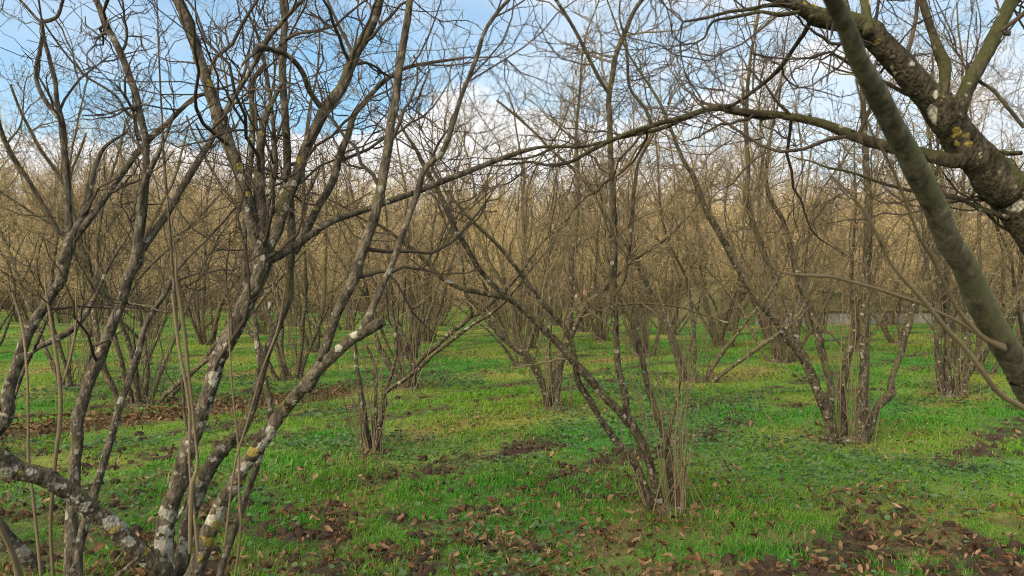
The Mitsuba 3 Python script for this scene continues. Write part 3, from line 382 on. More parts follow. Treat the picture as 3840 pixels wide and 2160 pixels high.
BUMP = proc(bark_bump, 2e-3)
scene['bark_spotted'] = rough_diffuse(bark_tex((0.046, 0.041, 0.031), (0.138, 0.121, 0.092), (0.085, 0.083, 0.034), 0.36, 0.86, 0.93, LICHEN['A']), 0.9, BUMP, 0.012)
scene['bark_mossy'] = rough_diffuse(bark_tex((0.026, 0.023, 0.016), (0.075, 0.066, 0.046), (0.050, 0.055, 0.020), 0.50, 0.93, 0.93, LICHEN['R']), 0.92, BUMP, 0.012)
scene['bark_green'] = rough_diffuse(bark_tex((0.070, 0.066, 0.048), (0.125, 0.116, 0.086), (0.088, 0.094, 0.050), 0.52, 1, 1, []), 0.9, BUMP, 0.003)
scene['bark_grey'] = rough_diffuse(bark_tex((0.052, 0.047, 0.038), (0.148, 0.132, 0.104), (0.090, 0.078, 0.040), 0.34, 0.845, 0.95, []), 0.9, BUMP, 0.010)
scene['bark_near'] = rough_diffuse(bark_tex((0.040, 0.035, 0.024), (0.128, 0.110, 0.075), (0.095, 0.092, 0.036), 0.45, 0.865, 0.94, [], 1.5), 0.9, BUMP, 0.012)
scene['bark_orchard'] = rough_diffuse(bark_tex((0.060, 0.051, 0.034), (0.178, 0.152, 0.102), (0.125, 0.118, 0.045), 0.45, 0.875, 0.94, [], 1.5), 0.9, BUMP, 0.012)


def twig_dark(p, n, uv):
    return mix((0.034, 0.028, 0.024), (0.080, 0.065, 0.050), noise(p.x * 9, p.y * 9, p.z * 9))


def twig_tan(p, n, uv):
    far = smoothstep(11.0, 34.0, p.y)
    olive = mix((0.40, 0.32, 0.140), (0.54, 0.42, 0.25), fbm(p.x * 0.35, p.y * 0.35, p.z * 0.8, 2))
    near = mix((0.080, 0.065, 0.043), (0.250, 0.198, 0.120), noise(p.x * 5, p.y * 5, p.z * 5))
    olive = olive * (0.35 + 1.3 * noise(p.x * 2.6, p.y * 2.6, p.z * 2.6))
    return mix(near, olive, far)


def shoot(p, n, uv):
    return mix((0.085, 0.068, 0.043), (0.225, 0.183, 0.115), fbm(p.x * 11, p.y * 11, p.z * 1.5, 2))


scene['twig_dark'] = rough_diffuse(proc(twig_dark), 0.8)
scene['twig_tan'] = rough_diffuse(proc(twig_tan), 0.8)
scene['shoot_bark'] = rough_diffuse(proc(shoot), 0.75)
VC = {'type': 'mesh_attribute', 'name': 'vertex_color'}
scene['ground_cover'] = rough_diffuse(VC, 0.95, proc(lambda p, n, uv: fbm(p.x * 24, p.y * 24, p.z * 24, 4), 4e-3), 0.02)
scene['blade'] = {'type': 'principledthin', 'base_color': VC, 'roughness': 0.55, 'diff_trans': 0.7, 'spec_trans': 0.0}
scene['dead_leaf'] = {'type': 'principledthin', 'base_color': VC, 'roughness': 0.7, 'diff_trans': 0.35, 'spec_trans': 0.0}
scene['soil'] = rough_diffuse(proc(lambda p, n, uv: mix((0.022, 0.016, 0.011), (0.062, 0.044, 0.030), fbm(p.x * 30, p.y * 30, p.z * 30, 3))), 0.95,
                              proc(lambda p, n, uv: fbm(p.x * 60, p.y * 60, p.z * 60, 3), 2e-3), 0.008)
scene['concrete'] = rough_diffuse(proc(lambda p, n, uv: mix((0.20, 0.20, 0.185), (0.36, 0.36, 0.34), fbm(p.x * 2.0, p.y * 2, p.z * 7, 4)) * (0.55 + 0.6 * noise(p.x * 5, p.y * 5, p.z * 0.7))), 0.9)
scene['mossy_coping'] = rough_diffuse(proc(lambda p, n, uv: mix((0.05, 0.05, 0.035), (0.11, 0.13, 0.04), smoothstep(0.3, 0.7, n.z * 0.6 + 0.5 * fbm(p.x * 4, p.y * 4, p.z * 4, 3)))), 0.95)
scene['white_paint'] = rough_diffuse(proc(lambda p, n, uv: mix((0.55, 0.55, 0.53), (0.75, 0.75, 0.74), fbm(p.x * 5, p.y * 5, p.z * 5, 3))), 0.6)
scene['red_paint'] = rough_diffuse({'type': 'rgb', 'value': [0.50, 0.07, 0.05]}, 0.5)
scene['dark_metal'] = two({'type': 'principled', 'base_color': {'type': 'rgb', 'value': [0.09, 0.09, 0.085]}, 'roughness': 0.6, 'metallic': 0.3})
scene['wire_metal'] = two({'type': 'principled', 'base_color': {'type': 'rgb', 'value': [0.5, 0.5, 0.5]}, 'roughness': 0.5, 'metallic': 0.3})

# ------------------------------------------------------------------ ground
U, V = np.array([0.655, 0.756]), np.array([0.756, -0.655])      # along and across the planted rows
WALL_A, WALL_B = np.array([10.6, 34.2]), np.array([46.0, 41.5])   # foot of the low concrete wall


def across(x, y):
    return x * V[0] + y * V[1]


def row_distance(x, y):
    c = across(x, y) + 2.85
    return np.abs((c + 1.75) % 3.5 - 1.75)


def n2(x, y, s, seed, o=3):
    return meshkit.fbm(np.stack([x * s, y * s, np.zeros_like(x) + seed * 1.37], -1), o, seed)


def behind_wall(x, y):
    d = WALL_B - WALL_A
    side = (y - WALL_A[1]) * d[0] - (x - WALL_A[0]) * d[1]
    return side / np.linalg.norm(d)


FEET = [(-1.4, 3.36), (-2.32, 4.15), (1.08, 5.65), (3.4, 8.2), (6.35, 11.5), (.55, 10.4), (-1.35, 7.58), (-1.62, 12.5), (-5.1, 10.9), (-7.0, 12.6), (-3.9, 14.0), (3.1, 13.4), (5.8, 17.0), (0.2, 16.2)]


def masks(x, y):
    """soil, litter, gold: how much bare soil, brown leaves and yellowed moss lie at a spot."""
    far = np.hypot(x, y)
    r = row_distance(x, y)
    rut = np.exp(-((r - 1.25) / 0.30) ** 2)
    brk = n2(x, y, 0.9, 3)
    soil = rut * np.clip((brk - 0.37) * 8, 0, 1) * np.clip((n2(x, y, 3.2, 4) - 0.34) * 6, 0, 1)
    near = np.clip((7.8 - far) / 2.6, 0, 1)
    ragged = np.clip((n2(x, y, 14.0, 10) - 0.28) * 4.5, 0.0, 1)
    soil = ragged * np.maximum(soil, near * np.clip((n2(x, y, 1.15, 8) - 0.41) * 8, 0, 1) * np.clip((n2(x, y, 4.5, 9) - 0.38) * 7, 0, 1))
    litter = np.clip(1.15 - r / 0.75, 0, 1) * np.clip((n2(x, y, 0.8, 12) - 0.40) * 4, 0, 1) * 0.75
    windrow = np.exp(-((across(x, y) + 9.75) / 0.42) ** 2) * np.clip((-1.6 - x) / 1.5, 0, 1)
    litter = np.maximum(litter, windrow * 1.6)
    litter = np.maximum(litter, near * 0.85 * np.clip((n2(x, y, 1.6, 15) - 0.42) * 6, 0, 1))
    for fx, fy in FEET:                                    # leaves caught round the feet of the trees
        q = (x - fx) ** 2 + (y - fy) ** 2
        litter = np.maximum(litter, np.exp(-q / 0.22) * (0.5 + 0.6 * n2(x, y, 5.0, 18)))
    gold = np.clip(1.25 - r / 0.8, 0, 1) * np.clip((n2(x, y, 0.45, 21) - 0.38) * 4, 0, 1)
    gold = np.maximum(gold * np.clip((far - 6) / 3, 0.25, 1), 0.5 * np.clip((n2(x, y, 0.7, 22) - 0.56) * 6, 0, 1))
    return np.clip(soil, 0, 1), np.clip(litter, 0, 1), np.clip(gold, 0, 1)


def height(x, y, fine=True):
    x, y = np.asarray(x, float), np.asarray(y, float)
    far = np.hypot(x, y)
    h = 0.16 * (n2(x, y, 0.16, 31, 2) - 0.5) * np.clip((far - 11) / 12, 0, 1)
    h = h - 0.03 * np.exp(-((row_distance(x, y) - 1.25) / 0.25) ** 2)
    if fine:
        h = h + 0.05 * (n2(x, y, 2.1, 33, 3) - 0.5)
    b = behind_wall(x, y)
    inside = np.clip((x - 5.0) / 3.0, 0, 1)
    inside = np.clip((x - 8.0) / 3.0, 0, 1)
    h = h + inside * (np.clip((b - 0.12) / 0.25, 0, 1) * 0.42 + np.clip((b - 1) / 26, 0, 1) * 3.2)
    t = np.clip((far - 62) / 75, 0, 1)
    h = h + t * t * (3 - 2 * t) * (1 - 0.4 * np.clip((x / np.maximum(y, 1) + .02) / .25, 0, 1)) * (10.0 + 4 * (n2(x, y, 0.02, 35, 3) - 0.5))
    return h


def ground_patch(xs, ys):
    X, Y = np.meshgrid(xs, ys)
    x, y = X.ravel(), Y.ravel()
    s, l, g = masks(x, y)
    z = height(x, y) + 0.045 * s * (n2(x, y, 7, 41, 3) - 0.35)
    near = np.hypot(x, y) < 14
    z = z + np.where(near, 0.03 * (n2(x, y, 9, 43, 2) - 0.5), 0)
    green = np.array([0.042, 0.140, 0.022]) * (0.55 + 0.9 * n2(x, y, 1.3, 51))[:, None]
    green = green + (np.array([0.110, 0.160, 0.022]) - green) * np.clip((n2(x, y, 0.5, 52) - 0.4) * 2.5, 0, 1)[:, None]
    col = green
    col = col + (np.array([0.215, 0.185, 0.045]) - col) * (0.75 * g * (0.5 + n2(x, y, 4, 53)))[:, None]
    col = col + (np.array([0.120, 0.072, 0.045]) * (0.2 + 1.6 * n2(x, y, 11, 54))[:, None] - col) * np.clip(l * 0.8, 0, 1)[:, None]
    col = col + (np.array([0.036, 0.026, 0.018]) * (0.7 + 0.6 * n2(x, y, 12, 55))[:, None] - col) * np.clip(s * 1.2, 0, 1)[:, None]
    hill = np.clip((np.hypot(x, y) - 58) / 12, 0, 1)[:, None]
    col = col + (np.array([0.200, 0.160, 0.085]) * (0.7 + 0.6 * n2(x, y, 0.25, 56))[:, None] - col) * hill
    bw = (np.clip((behind_wall(x, y) - 0.2) / 0.6, 0, 1) * np.clip((x - 6) / 2, 0, 1))[:, None]
    col = col + (np.array([0.075, 0.072, 0.032]) * (0.6 + 0.8 * n2(x, y, 0.7, 57))[:, None] - col) * bw * 0.85
    nx, ny = len(xs), len(ys)
    i, j = np.meshgrid(np.arange(ny - 1), np.arange(nx - 1), indexing='ij')
    a = (i * nx + j).ravel()
    f = np.vstack([np.stack([a, a + 1, a + nx + 1], 1), np.stack([a, a + nx + 1, a + nx], 1)])
    return np.stack([x, y, z], 1), f, np.clip(col, 0.004, 0.6)


xs = np.r_[np.linspace(-2500, -260, 5), np.linspace(-180, -70, 6), np.linspace(-55, -18, 26), np.linspace(-16, -9, 50), np.linspace(-8.9, 8.9, 270),
           np.linspace(9, 16, 50), np.linspace(18, 55, 60), np.linspace(70, 180, 6), np.linspace(260, 2500, 5)]
ys = np.r_[np.linspace(-2500, -60, 6), np.linspace(-40, -6, 8), np.linspace(-4, 2.4, 16), np.linspace(2.5, 14, 250), np.linspace(14.2, 30, 130), np.linspace(30.2, 48, 110),
           np.linspace(50, 140, 46), np.linspace(160, 2500, 8)]
gv, gf, gc = ground_patch(xs, ys)
put('ground', mikit.ply((gv, gf), 'ground_cover', smooth=True, color=gc), kind='structure')


# ------------------------------------------------------------------ grass, weeds, leaves, clods
def wedge(rng, n, r0, r1, half=39, power=2.0):
    """Random spots on the ground in front of the photographer."""
    r = (rng.uniform(0, 1, n) * (r1 ** power - r0 ** power) + r0 ** power) ** (1 / power)
    a = np.radians(rng.uniform(-half, half, n))
    return r * np.sin(a), r * np.cos(a)


def blades(rng, n, r0, r1, hgt, wid):
    x, y = wedge(rng, int(n * 2.2), r0, r1)
    s, l, g = masks(x, y)
    clump = n2(x, y, 2.6, 61, 2)
    keep = rng.uniform(0, 1, len(x)) < np.clip((1 - 1.4 * s) * (1 - 0.95 * l) * (0.02 + 1.7 * clump) * np.clip(0.25 + 2.6 * (n2(x, y, 7.0, 66, 2) - 0.25), 0.1, 1), 0, 1)
    keep &= ~((behind_wall(x, y) > -0.3) & (x > 6))
    x, y = x[keep][:n], y[keep][:n]
    g, clump, s = g[keep][:n], clump[keep][:n], s[keep][:n]
    m = len(x)
    z = height(x, y) - 0.01
    tall = np.clip((n2(x, y, 1.4, 63) - 0.36) * 3.4, 0.15, 1.7)
    h = 0.72 * hgt * rng.uniform(0.4, 1.4, m) * (0.45 + 0.75 * tall)
    az = rng.uniform(0, 2 * np.pi, m)
    lean = rng.uniform(0.2, 1.1, m) * h
    ax, ay = np.cos(az), np.sin(az)
    px, py = -ay, ax
    w = wid * rng.uniform(0.6, 1.3, m)
    o = np.stack([x, y, z], 1)
    side = np.stack([px * w, py * w, 0 * w], 1)
    mid = o + np.stack([ax * lean * .35, ay * lean * .35, h * .62], 1)
    tip = o + np.stack([ax * lean, ay * lean, h * rng.uniform(.75, 1.0, m)], 1)
    v = np.stack([o - side, o + side, mid - side * .8, mid + side * .8, tip], 1).reshape(-1, 3)
    f = (np.array([[0, 1, 3], [0, 3, 2], [2, 3, 4]])[None] + (np.arange(m) * 5)[:, None, None]).reshape(-1, 3)
    t1, t2 = n2(x, y, 0.5, 52)[:, None], rng.uniform(0, 1, (m, 1))
    c = np.array([0.050, 0.195, 0.026]) * (1 - t2) + np.array([0.115, 0.360, 0.045]) * t2
    c = c + (np.array([0.235, 0.340, 0.040]) - c) * np.clip((t1 - 0.45) * 2.2, 0, .65)
    c = c + (np.array([0.300, 0.260, 0.070]) - c) * (np.clip(g, 0, 1)[:, None] * 0.75 * rng.uniform(0.3, 1, (m, 1)))
    dead = rng.uniform(0, 1, m) < 0.07
    c[dead] = np.array([0.34, 0.28, 0.15])
    return v, f, np.repeat(c, 5, 0)


def join3(parts):
    v, f = join([(p[0], p[1]) for p in parts])
    return v, f, np.vstack([p[2] for p in parts])


rng = np.random.default_rng(7)
gr = join3([blades(rng, 105000, 3.2, 7.0, 0.085, 0.0030), blades(rng, 90000, 7.0, 13, 0.08, 0.0048), blades(rng, 75000, 13, 26, 0.085, 0.010), blades(rng, 40000, 26, 62, 0.09, 0.024)])
put('grass', mikit.ply(gr[:2], 'blade', smooth=True, color=gr[2]), kind='stuff', label='short green winter grass covering the orchard floor', category='grass')

# low broad-leaved weeds: small round leaves close to the soil
x, y = wedge(rng, 60000, 3.2, 15)
s, l, g = masks(x, y)
keep = rng.uniform(0, 1, len(x)) < np.clip((n2(x, y, 1.0, 71) - 0.46) * 5, 0.03, 1) * (1 - 0.7 * s)
x, y = x[keep], y[keep]
m = len(x)
z = height(x, y) + rng.uniform(0.015, 0.06, m)
rad = rng.uniform(0.007, 0.024, m) * (1 + 0.25 * (np.hypot(x, y) > 8))
az = rng.uniform(0, 2 * np.pi, m)
nrm = unit(np.stack([rng.normal(0, .45, m), rng.normal(0, .45, m), np.ones(m)], 1))
t = unit(np.cross(nrm, np.stack([np.cos(az), np.sin(az), 0 * az], 1)))
b = np.cross(nrm, t)
ang = np.radians([0, 45, 100, 150, 210, 260, 315])
ring = np.stack([np.cos(ang) * [0.75, 1, 1, .9, .9, 1, 1], np.sin(ang) * [0, 1, .95, .8, .8, .95, 1]], 1)
c0 = np.stack([x, y, z], 1)
v = np.concatenate([c0[:, None] - nrm[:, None] * (rad * .25)[:, None, None],
                    c0[:, None] + rad[:, None, None] * (ring[None, :, :1] * t[:, None] + ring[None, :, 1:] * b[:, None])], 1).reshape(-1, 3)
f = (np.array([[0, k + 1, (k + 1) % 7 + 1] for k in range(7)])[None] + (np.arange(m) * 8)[:, None, None]).reshape(-1, 3)
c = np.array([0.060, 0.130, 0.062]) + (np.array([0.140, 0.240, 0.110]) - np.array([0.060, 0.130, 0.062])) * rng.uniform(0, 1, (m, 1))
put('weeds', mikit.ply((v, f), 'blade', smooth=True, color=np.repeat(c, 8, 0)), kind='stuff', label='low round-leaved green weeds spread through the grass', category='weeds')


def leaf(seed, nu=7, nv=5):
    """One curled fallen hazel leaf about 8 cm long, with a colour per vertex."""
    r = np.random.default_rng(seed)
    L, W = r.uniform(.07, .10), r.uniform(.027, .040)
    u, w = np.meshgrid(np.linspace(0, 1, nu), np.linspace(-1, 1, nv), indexing='ij')
    half = W * np.sin(np.pi * np.clip(u * 0.93 + 0.05, 0, 1)) ** 0.7 * (1.15 - 0.45 * u)
    ca, cl = r.uniform(1.2, 3.6), r.uniform(-1.6, 2.2)
    th = w * ca
    X = half * np.sin(th) / max(ca, .1)
    Z = half * (1 - np.cos(th)) / max(ca, .1)
    bend = u * cl
    Y = L * np.sin(bend) / (cl if abs(cl) > .1 else .1) if abs(cl) > .1 else L * u
    Z = Z + (L * (1 - np.cos(bend)) / cl if abs(cl) > .1 else 0)
    P = np.stack([X, Y - L / 2, Z], -1)
    P = P + (np.stack([meshkit.fbm(P * 55 + seed + q * 7, 2, seed + q) for q in range(3)], -1) - 0.5) * 0.022
    i, j = np.meshgrid(np.arange(nu - 1), np.arange(nv - 1), indexing='ij')
    a = (i * nv + j).ravel()
    f = np.vstack([np.stack([a, a + 1, a + nv + 1], 1), np.stack([a, a + nv + 1, a + nv], 1)])
    base = [(0.200, 0.128, 0.074), (0.27, 0.185, 0.110), (0.13, 0.078, 0.047), (0.31, 0.222, 0.135), (0.23, 0.130, 0.075)][seed % 5]
    tone = 0.7 + 0.6 * meshkit.fbm(P.reshape(-1, 3) * 45 + 5, 3, seed)
    return P.reshape(-1, 3), f, np.array(base) * tone[:, None]


LEAVES = [leaf(k) for k in range(10)]
SMALL = [leaf(k + 40, 4, 3) for k in range(15)]


def rot(rng, tilt=0.5):
    a, b, c = rng.uniform(0, 2 * np.pi), rng.normal(0, tilt), rng.normal(0, tilt)
    return trimesh.transformations.euler_matrix(b, c, a, 'sxyz')[:3, :3]


x, y = wedge(rng, 90000, 3.3, 24)
x2, y2 = wedge(rng, 70000, 3.3, 10)
k2 = rng.uniform(0, 1, len(x2)) < 0.5 * np.clip((8 - np.hypot(x2, y2)) / 3, 0, 1) * np.clip((n2(x2, y2, 3.5, 91) - 0.42) * 5, 0, 1)      # drifts
x, y = np.r_[x, x2[k2]], np.r_[y, y2[k2]]
s, l, g = masks(x, y)
keep = rng.uniform(0, 1, len(x)) < np.clip(0.004 + 0.034 * (n2(x, y, 3.0, 92) > .5) + 0.75 * l + 0.30 * s + 0.16 * g, 0, 1) * np.clip(7 / np.hypot(x, y), 0.25, 1) ** 1.3
x, y = x[keep], y[keep]
order = np.argsort(np.hypot(x, y))
x, y = x[order], y[order]
z = height(x, y)
leaf_plys = [mikit.ply((v, f), 'dead_leaf', smooth=True, color=np.clip(c, .02, .8)) for v, f, c in LEAVES]
rest = []
for k in range(len(x)):
    m = rot(rng, 0.45)
    sc = rng.uniform(0.35, 0.95)
    at = np.array([x[k], y[k], z[k] + rng.uniform(0.014, 0.048)])
    if k < 300 * 3 and k % 3 == 0:
        M = np.eye(4)
        M[:3, :3], M[:3, 3] = m * sc, at
        put('fallen_leaf', {**leaf_plys[k % 10], 'to_world': T(M)}, label='curled dry brown hazel leaf lying on the nearest grass and soil', category='leaf',
            group='fallen leaves in the foreground')
    else:
        v, f, c = SMALL[rng.integers(15)]
        rest.append((v @ m.T * sc + at, f, np.clip(c * rng.uniform(.35, 1.1), .02, .8)))
for k in range(3600):                                      # the long windrow of brown leaves at the left
    along, off = rng.uniform(0, 13), rng.normal(0, .38)
    q = V * (-9.75 + off) + U * along
    if q[0] > -2.5 or abs(q[0]) > .8 * q[1] or n2(q[:1], q[1:], 1.6, 95)[0] < .40:
        continue
    v, f, c = SMALL[rng.integers(15)]
    m = rot(rng, 0.5) * rng.uniform(.6, 1.2)
    rest.append((v @ m.T + [q[0], q[1], float(0.02 + rng.uniform(0, .05))], f, np.clip(c * rng.uniform(.45, 1.0) * [.80, .80, .82], .02, .8)))
lt = join3(rest)
put('leaf_litter', mikit.ply(lt[:2], 'dead_leaf', smooth=True, color=lt[2]), kind='stuff', label='scattered brown fallen leaves strewn along the rows and ruts', category='leaf litter')

# soil clods thrown up along the ruts
ball = trimesh.creation.icosphere(subdivisions=2)
clods = []
for k in range(6):
    v = np.array(ball.vertices)
    v = v * (0.35 + 1.25 * meshkit.fbm(v * 2.1 + k * 9, 4, k))[:, None] * np.array([1, .85, .6])
    clods.append((v, np.array(ball.faces)))
pebble = trimesh.creation.icosphere(subdivisions=1)
crumbs = [(np.array(pebble.vertices) * (0.6 + 0.8 * meshkit.fbm(np.array(pebble.vertices) * 1.5 + k * 5, 3, k))[:, None] * [1, .85, .65], np.array(pebble.faces)) for k in range(6)]
x, y = wedge(rng, 60000, 3.3, 9)
x2, y2 = wedge(rng, 20000, 9, 16)
x, y = np.r_[x, x2], np.r_[y, y2]
s, l, g = masks(x, y)
keep = (rng.uniform(0, 1, len(x)) < 0.40 * s)
x, y = x[keep], y[keep]
z = height(x, y)
big = np.argsort(np.hypot(x, y))
clod_plys = [mikit.ply(c, 'soil', smooth=True) for c in clods]
rest, count = [], 0
for i, k in enumerate(big):
    m = rot(rng, 0.6)
    sc = 0.006 + 0.050 * rng.uniform(0, 1) ** 5
    at = np.array([x[k], y[k], z[k] + sc * 0.1])
    if sc > 0.026 and count < 120:
        M = np.eye(4)
        M[:3, :3], M[:3, 3] = m * sc, at
        put('soil_clod', {**clod_plys[i % 6], 'to_world': T(M)}, label='dark lump of upturned soil in the wheel ruts', category='clod', group='soil clods in the ruts')
        count += 1
    else:
        v, f = crumbs[i % 6]
        rest.append((v @ m.T * sc + at, f))
put('loose_soil', mikit.ply(join(rest), 'soil', smooth=True), kind='stuff', label='crumbly dark soil broken up along the wheel ruts', category='soil')

# ------------------------------------------------------------------ the traced near trees
NEAR = {
    'A': ('bark_spotted', 'nearest hazel left of centre, thick lichen-spotted stems with a sawn-off stub pointing right'),
    'B': ('bark_grey', 'grey smooth-stemmed hazel at the left, its two pale stems forking before the blue sky'),
    'C': ('bark_grey', 'hazel leaning in from the left edge, its dark stem forking into a wide Y'),
    'R': ('bark_mossy', 'thick mossy hazel trunk leaning in from the right edge with white and yellow lichen'),
    'Q': ('bark_green', 'blurred green hazel stem closest to the camera, slanting across the right side'),
    'D': ('bark_near', 'slender hazel clump right of centre with one tall straight stem and many thin upright suckers'),
    'E': ('bark_near', 'hazel at the right with stout spreading stems, one bent like an elbow low down'),
    'H': ('bark_near', 'hazel behind the blurred stem, two upright trunks crusted with white lichen'),
    'F': ('bark_near', 'hazel in the middle with a stem arching left over leafy ground'),
    'G': ('bark_near', 'thin bushy hazel left of the middle, one long bare arm reaching up right'),
    'J': ('bark_near', 'hazel behind the thin bushy one, its lichen-white arm reaching right to a crooked tip'),
}
DENS = {'A': 0.42, 'B': 0.45, 'C': 0.5, 'R': 0.95, 'Q': 0.0, 'D': 1.2, 'E': 2.0, 'H': 2.2, 'F': 2.0, 'G': 1.1, 'J': 2.0}
for num, (code, (bark, text)) in enumerate(NEAR.items()):
    rg = np.random.default_rng(100 + num)
    root = thing('hazel_tree', text, 'hazel tree')
    starts, l1P, l1R = [], [], []
    dist = HERO[code][0][1][1][1]
    for k, (name, nodes) in enumerate(HERO[code]):
        thin = max(r[3] for r in nodes)
        if 'cut' not in name and nodes[-1][3] > 0.004:      # the limb runs on, thinning to a twig
            p, q = np.array(nodes[-1]), np.array(nodes[-2])
            dr_, ln = unit((p - q)[:3]), min(0.8, 40 * p[3]) if code in 'ABC' else min(1.4, 70 * p[3]) if code in 'QRDG' else min(2.6, 130 * p[3])
            more = []
            for m_ in (1, 2, 3, 4):
                dr_ = unit(dr_ + rg.normal(0, .16, 3) + np.array([0, 0, .05]))
                p = np.r_[p[:3] + dr_ * ln / 4, p[3] * (0.72 if m_ < 4 else 0.5)]
                more.append(tuple(p))
            nodes = list(nodes) + more
        if name == 'sucker_shoot':
            nodes = [(a_ + rg.normal(0, .0006 * dist), b_ + rg.normal(0, .01), c_, d_) for a_, b_, c_, d_ in nodes]
        path = spline(nodes, 0.02 if dist < 5 else 0.05)
        if name == 'sucker_shoot':
            v, f = limb_mesh(path[::2], 6, num * 50 + k, 0.12, 6)
            put(name, mikit.ply((v, f), 'shoot_bark', smooth=True), root)
        else:
            sides = 20 if (dist < 5 and thin > .025) else 12 if thin > 0.012 else 8
            v, f = limb_mesh(path, sides, num * 50 + k, 0.05 if code == 'Q' else 0.11, 1.2 if code == 'Q' else 5)
            put(name, mikit.ply((v, f), 'shoot_bark' if code == 'Q' and name == 'branch' else bark, smooth=True), root)
        # side growth leaves the limb along its length
        s = np.r_[0, np.cumsum(np.linalg.norm(np.diff(path[:, :3], axis=0), axis=1))]
        per = (0.8 if name == 'sucker_shoot' else 4.6) * DENS[code]
        n = rg.poisson(per * s[-1])
        q = rg.uniform(0.15, 1, n) * s[-1]
        i = np.clip(np.searchsorted(s, q), 1, len(path) - 1)
        ok = path[i, 2] > rg.uniform(0.9, 1.9, n)
        i = i[ok]
        if len(i):
            starts.append((path[i, :3], path[i, :3] - path[i - 1, :3], np.minimum(path[i, 3] * 0.5, 0.009)))
        if name != 'sucker_shoot' and thin < 0.05:   # the tip runs on into a spray of twigs
            e = np.full(4, len(path) - 1)
            starts.append((path[e, :3], path[e, :3] - path[e - 2, :3], np.minimum(path[e, 3] * 0.6, 0.006)))
    if code in 'DEFGHJ':
        foot = np.array([nodes[0][:3] for name, nodes in HERO[code] if nodes[0][2] < .12])
        cx_, cy_ = foot[:, 0].mean(), foot[:, 1].mean()
        v = np.array(ball.vertices)
        v = v * (0.7 + 0.6 * meshkit.fbm(v * 2.2 + num, 4, num))[:, None]
        ex = max(.13, foot[:, 0].std() * 1.5)
        put('root_crown', mikit.ply((v * [ex * .85, .12, .055] + [cx_, cy_, 0.0], np.array(ball.faces)), 'bark_grey', smooth=True), root)
    if code in 'AR':                                       # cushions of dark moss along the thick limbs
        mv = []
        for name, nodes in HERO[code]:
            if max(r[3] for r in nodes) < 0.03 or name == 'sucker_shoot':
                continue
            path = spline(nodes, 0.01)
            for _ in range(int(len(path) * (0.055 if code == 'R' else 0.03))):
                k = rg.integers(1, len(path))
                if path[k, 3] < 0.014:
                    continue
                dirm = unit(rg.normal(size=3) + np.array([0, -.2, .35]))
                tanm = unit(path[k, :3] - path[k - 1, :3])
                dirm = unit(dirm - tanm * (dirm @ tanm))
                m_ = int(rg.integers(50, 170))
                rad_ = path[k, 3] * rg.uniform(.25, .6)
                o = path[k, :3] + dirm * path[k, 3] * 0.92 + rg.normal(0, 1, (m_, 3)) * rad_ * 0.42
                a_ = unit(rg.normal(size=(m_, 3)) + dirm * .8) * rg.uniform(.006, .013, (m_, 1))
                b_ = unit(np.cross(a_, rg.normal(size=(m_, 3)))) * rg.uniform(.0015, .003, (m_, 1))
                mv.append(np.stack([o - b_, o + b_, o + a_], 1).reshape(-1, 3))
        mv = np.vstack(mv)
        mc = np.repeat(np.array([0.035, 0.040, 0.012]) + rg.uniform(0, 1, (len(mv) // 3, 1)) * np.array([0.055, 0.055, 0.012]), 3, 0)
        put('moss', mikit.ply((mv, np.arange(len(mv)).reshape(-1, 3)), 'blade', smooth=True, color=mc), root, kind='stuff')
    fan = {'D': 16, 'G': 20, 'F': 14, 'E': 12, 'H': 12, 'J': 18}.get(code, 0)
    if fan:                                                # a fan of fine upright shoots from the foot
        sb = np.c_[cx_ + rg.normal(0, ex * .9, fan), cy_ + rg.normal(0, .12, fan), np.full(fan, .0)]
        Ps, Rs = grow(rg, sb, np.tile([[0, 0, 1.0]], (fan, 1)), rg.uniform(.7, 2.3, fan), rg.uniform(.0032, .006, fan), 10, (4, 36), 0.015, 0.03, 0.3)
        put('sucker_shoots', mikit.ply(tubes(Ps, Rs, 5), 'shoot_bark', smooth=True), root, kind='stuff')
    if starts and DENS[code]:
        pos, tan, rad = (np.concatenate(c) for c in zip(*starts))
        n = len(pos)
        P1, R1 = grow(rg, pos, tan, rg.uniform(0.35, 1.25, n), np.maximum(rad, 0.003), 11, (25, 75), 0.07, 0.30, 0.3)
        a, b, c, t = pick(rg, P1, R1, 5, 0.12)
        n = len(a)
        P2, R2 = grow(rg, a, b, rg.uniform(0.10, 0.5, n) * (1.15 - 0.5 * t), np.maximum(c * 0.6, 0.0017), 7, (30, 75), 0.06, 0.36, 0.45, 0.5)
        a, b, c, t = pick(rg, P2, R2, 2, 0.25)
        n = len(a)
        P3, R3 = grow(rg, a, b, rg.uniform(0.03, 0.16, n), np.maximum(c * 0.75, 0.0013), 4, (30, 75), 0.05, 0.30, 0.6, 0.9)
        a, b, c, t = pick(rg, P2, R2, 1, 0.6)
        hang = rg.uniform(0, 1, len(a)) < 0.10
        a = a[hang]
        if len(a):
            Pc, Rc = grow(rg, a, np.tile([[0, 0, -1.0]], (len(a), 1)), rg.uniform(.02, .045, len(a)), np.full(len(a), .0026), 4, (5, 35), -.3, .1, .8)
            put('catkins', mikit.ply(tubes(Pc, Rc, 5), 'shoot_bark', smooth=True), root, kind='stuff')
        put('twigs', mikit.ply(join([tubes(P1, R1, 5), tubes(P2, R2, 3), tubes(P3, R3, 3)]), 'twig_dark' if code in 'ABCR' else 'twig_tan', smooth=True), root, kind='stuff')


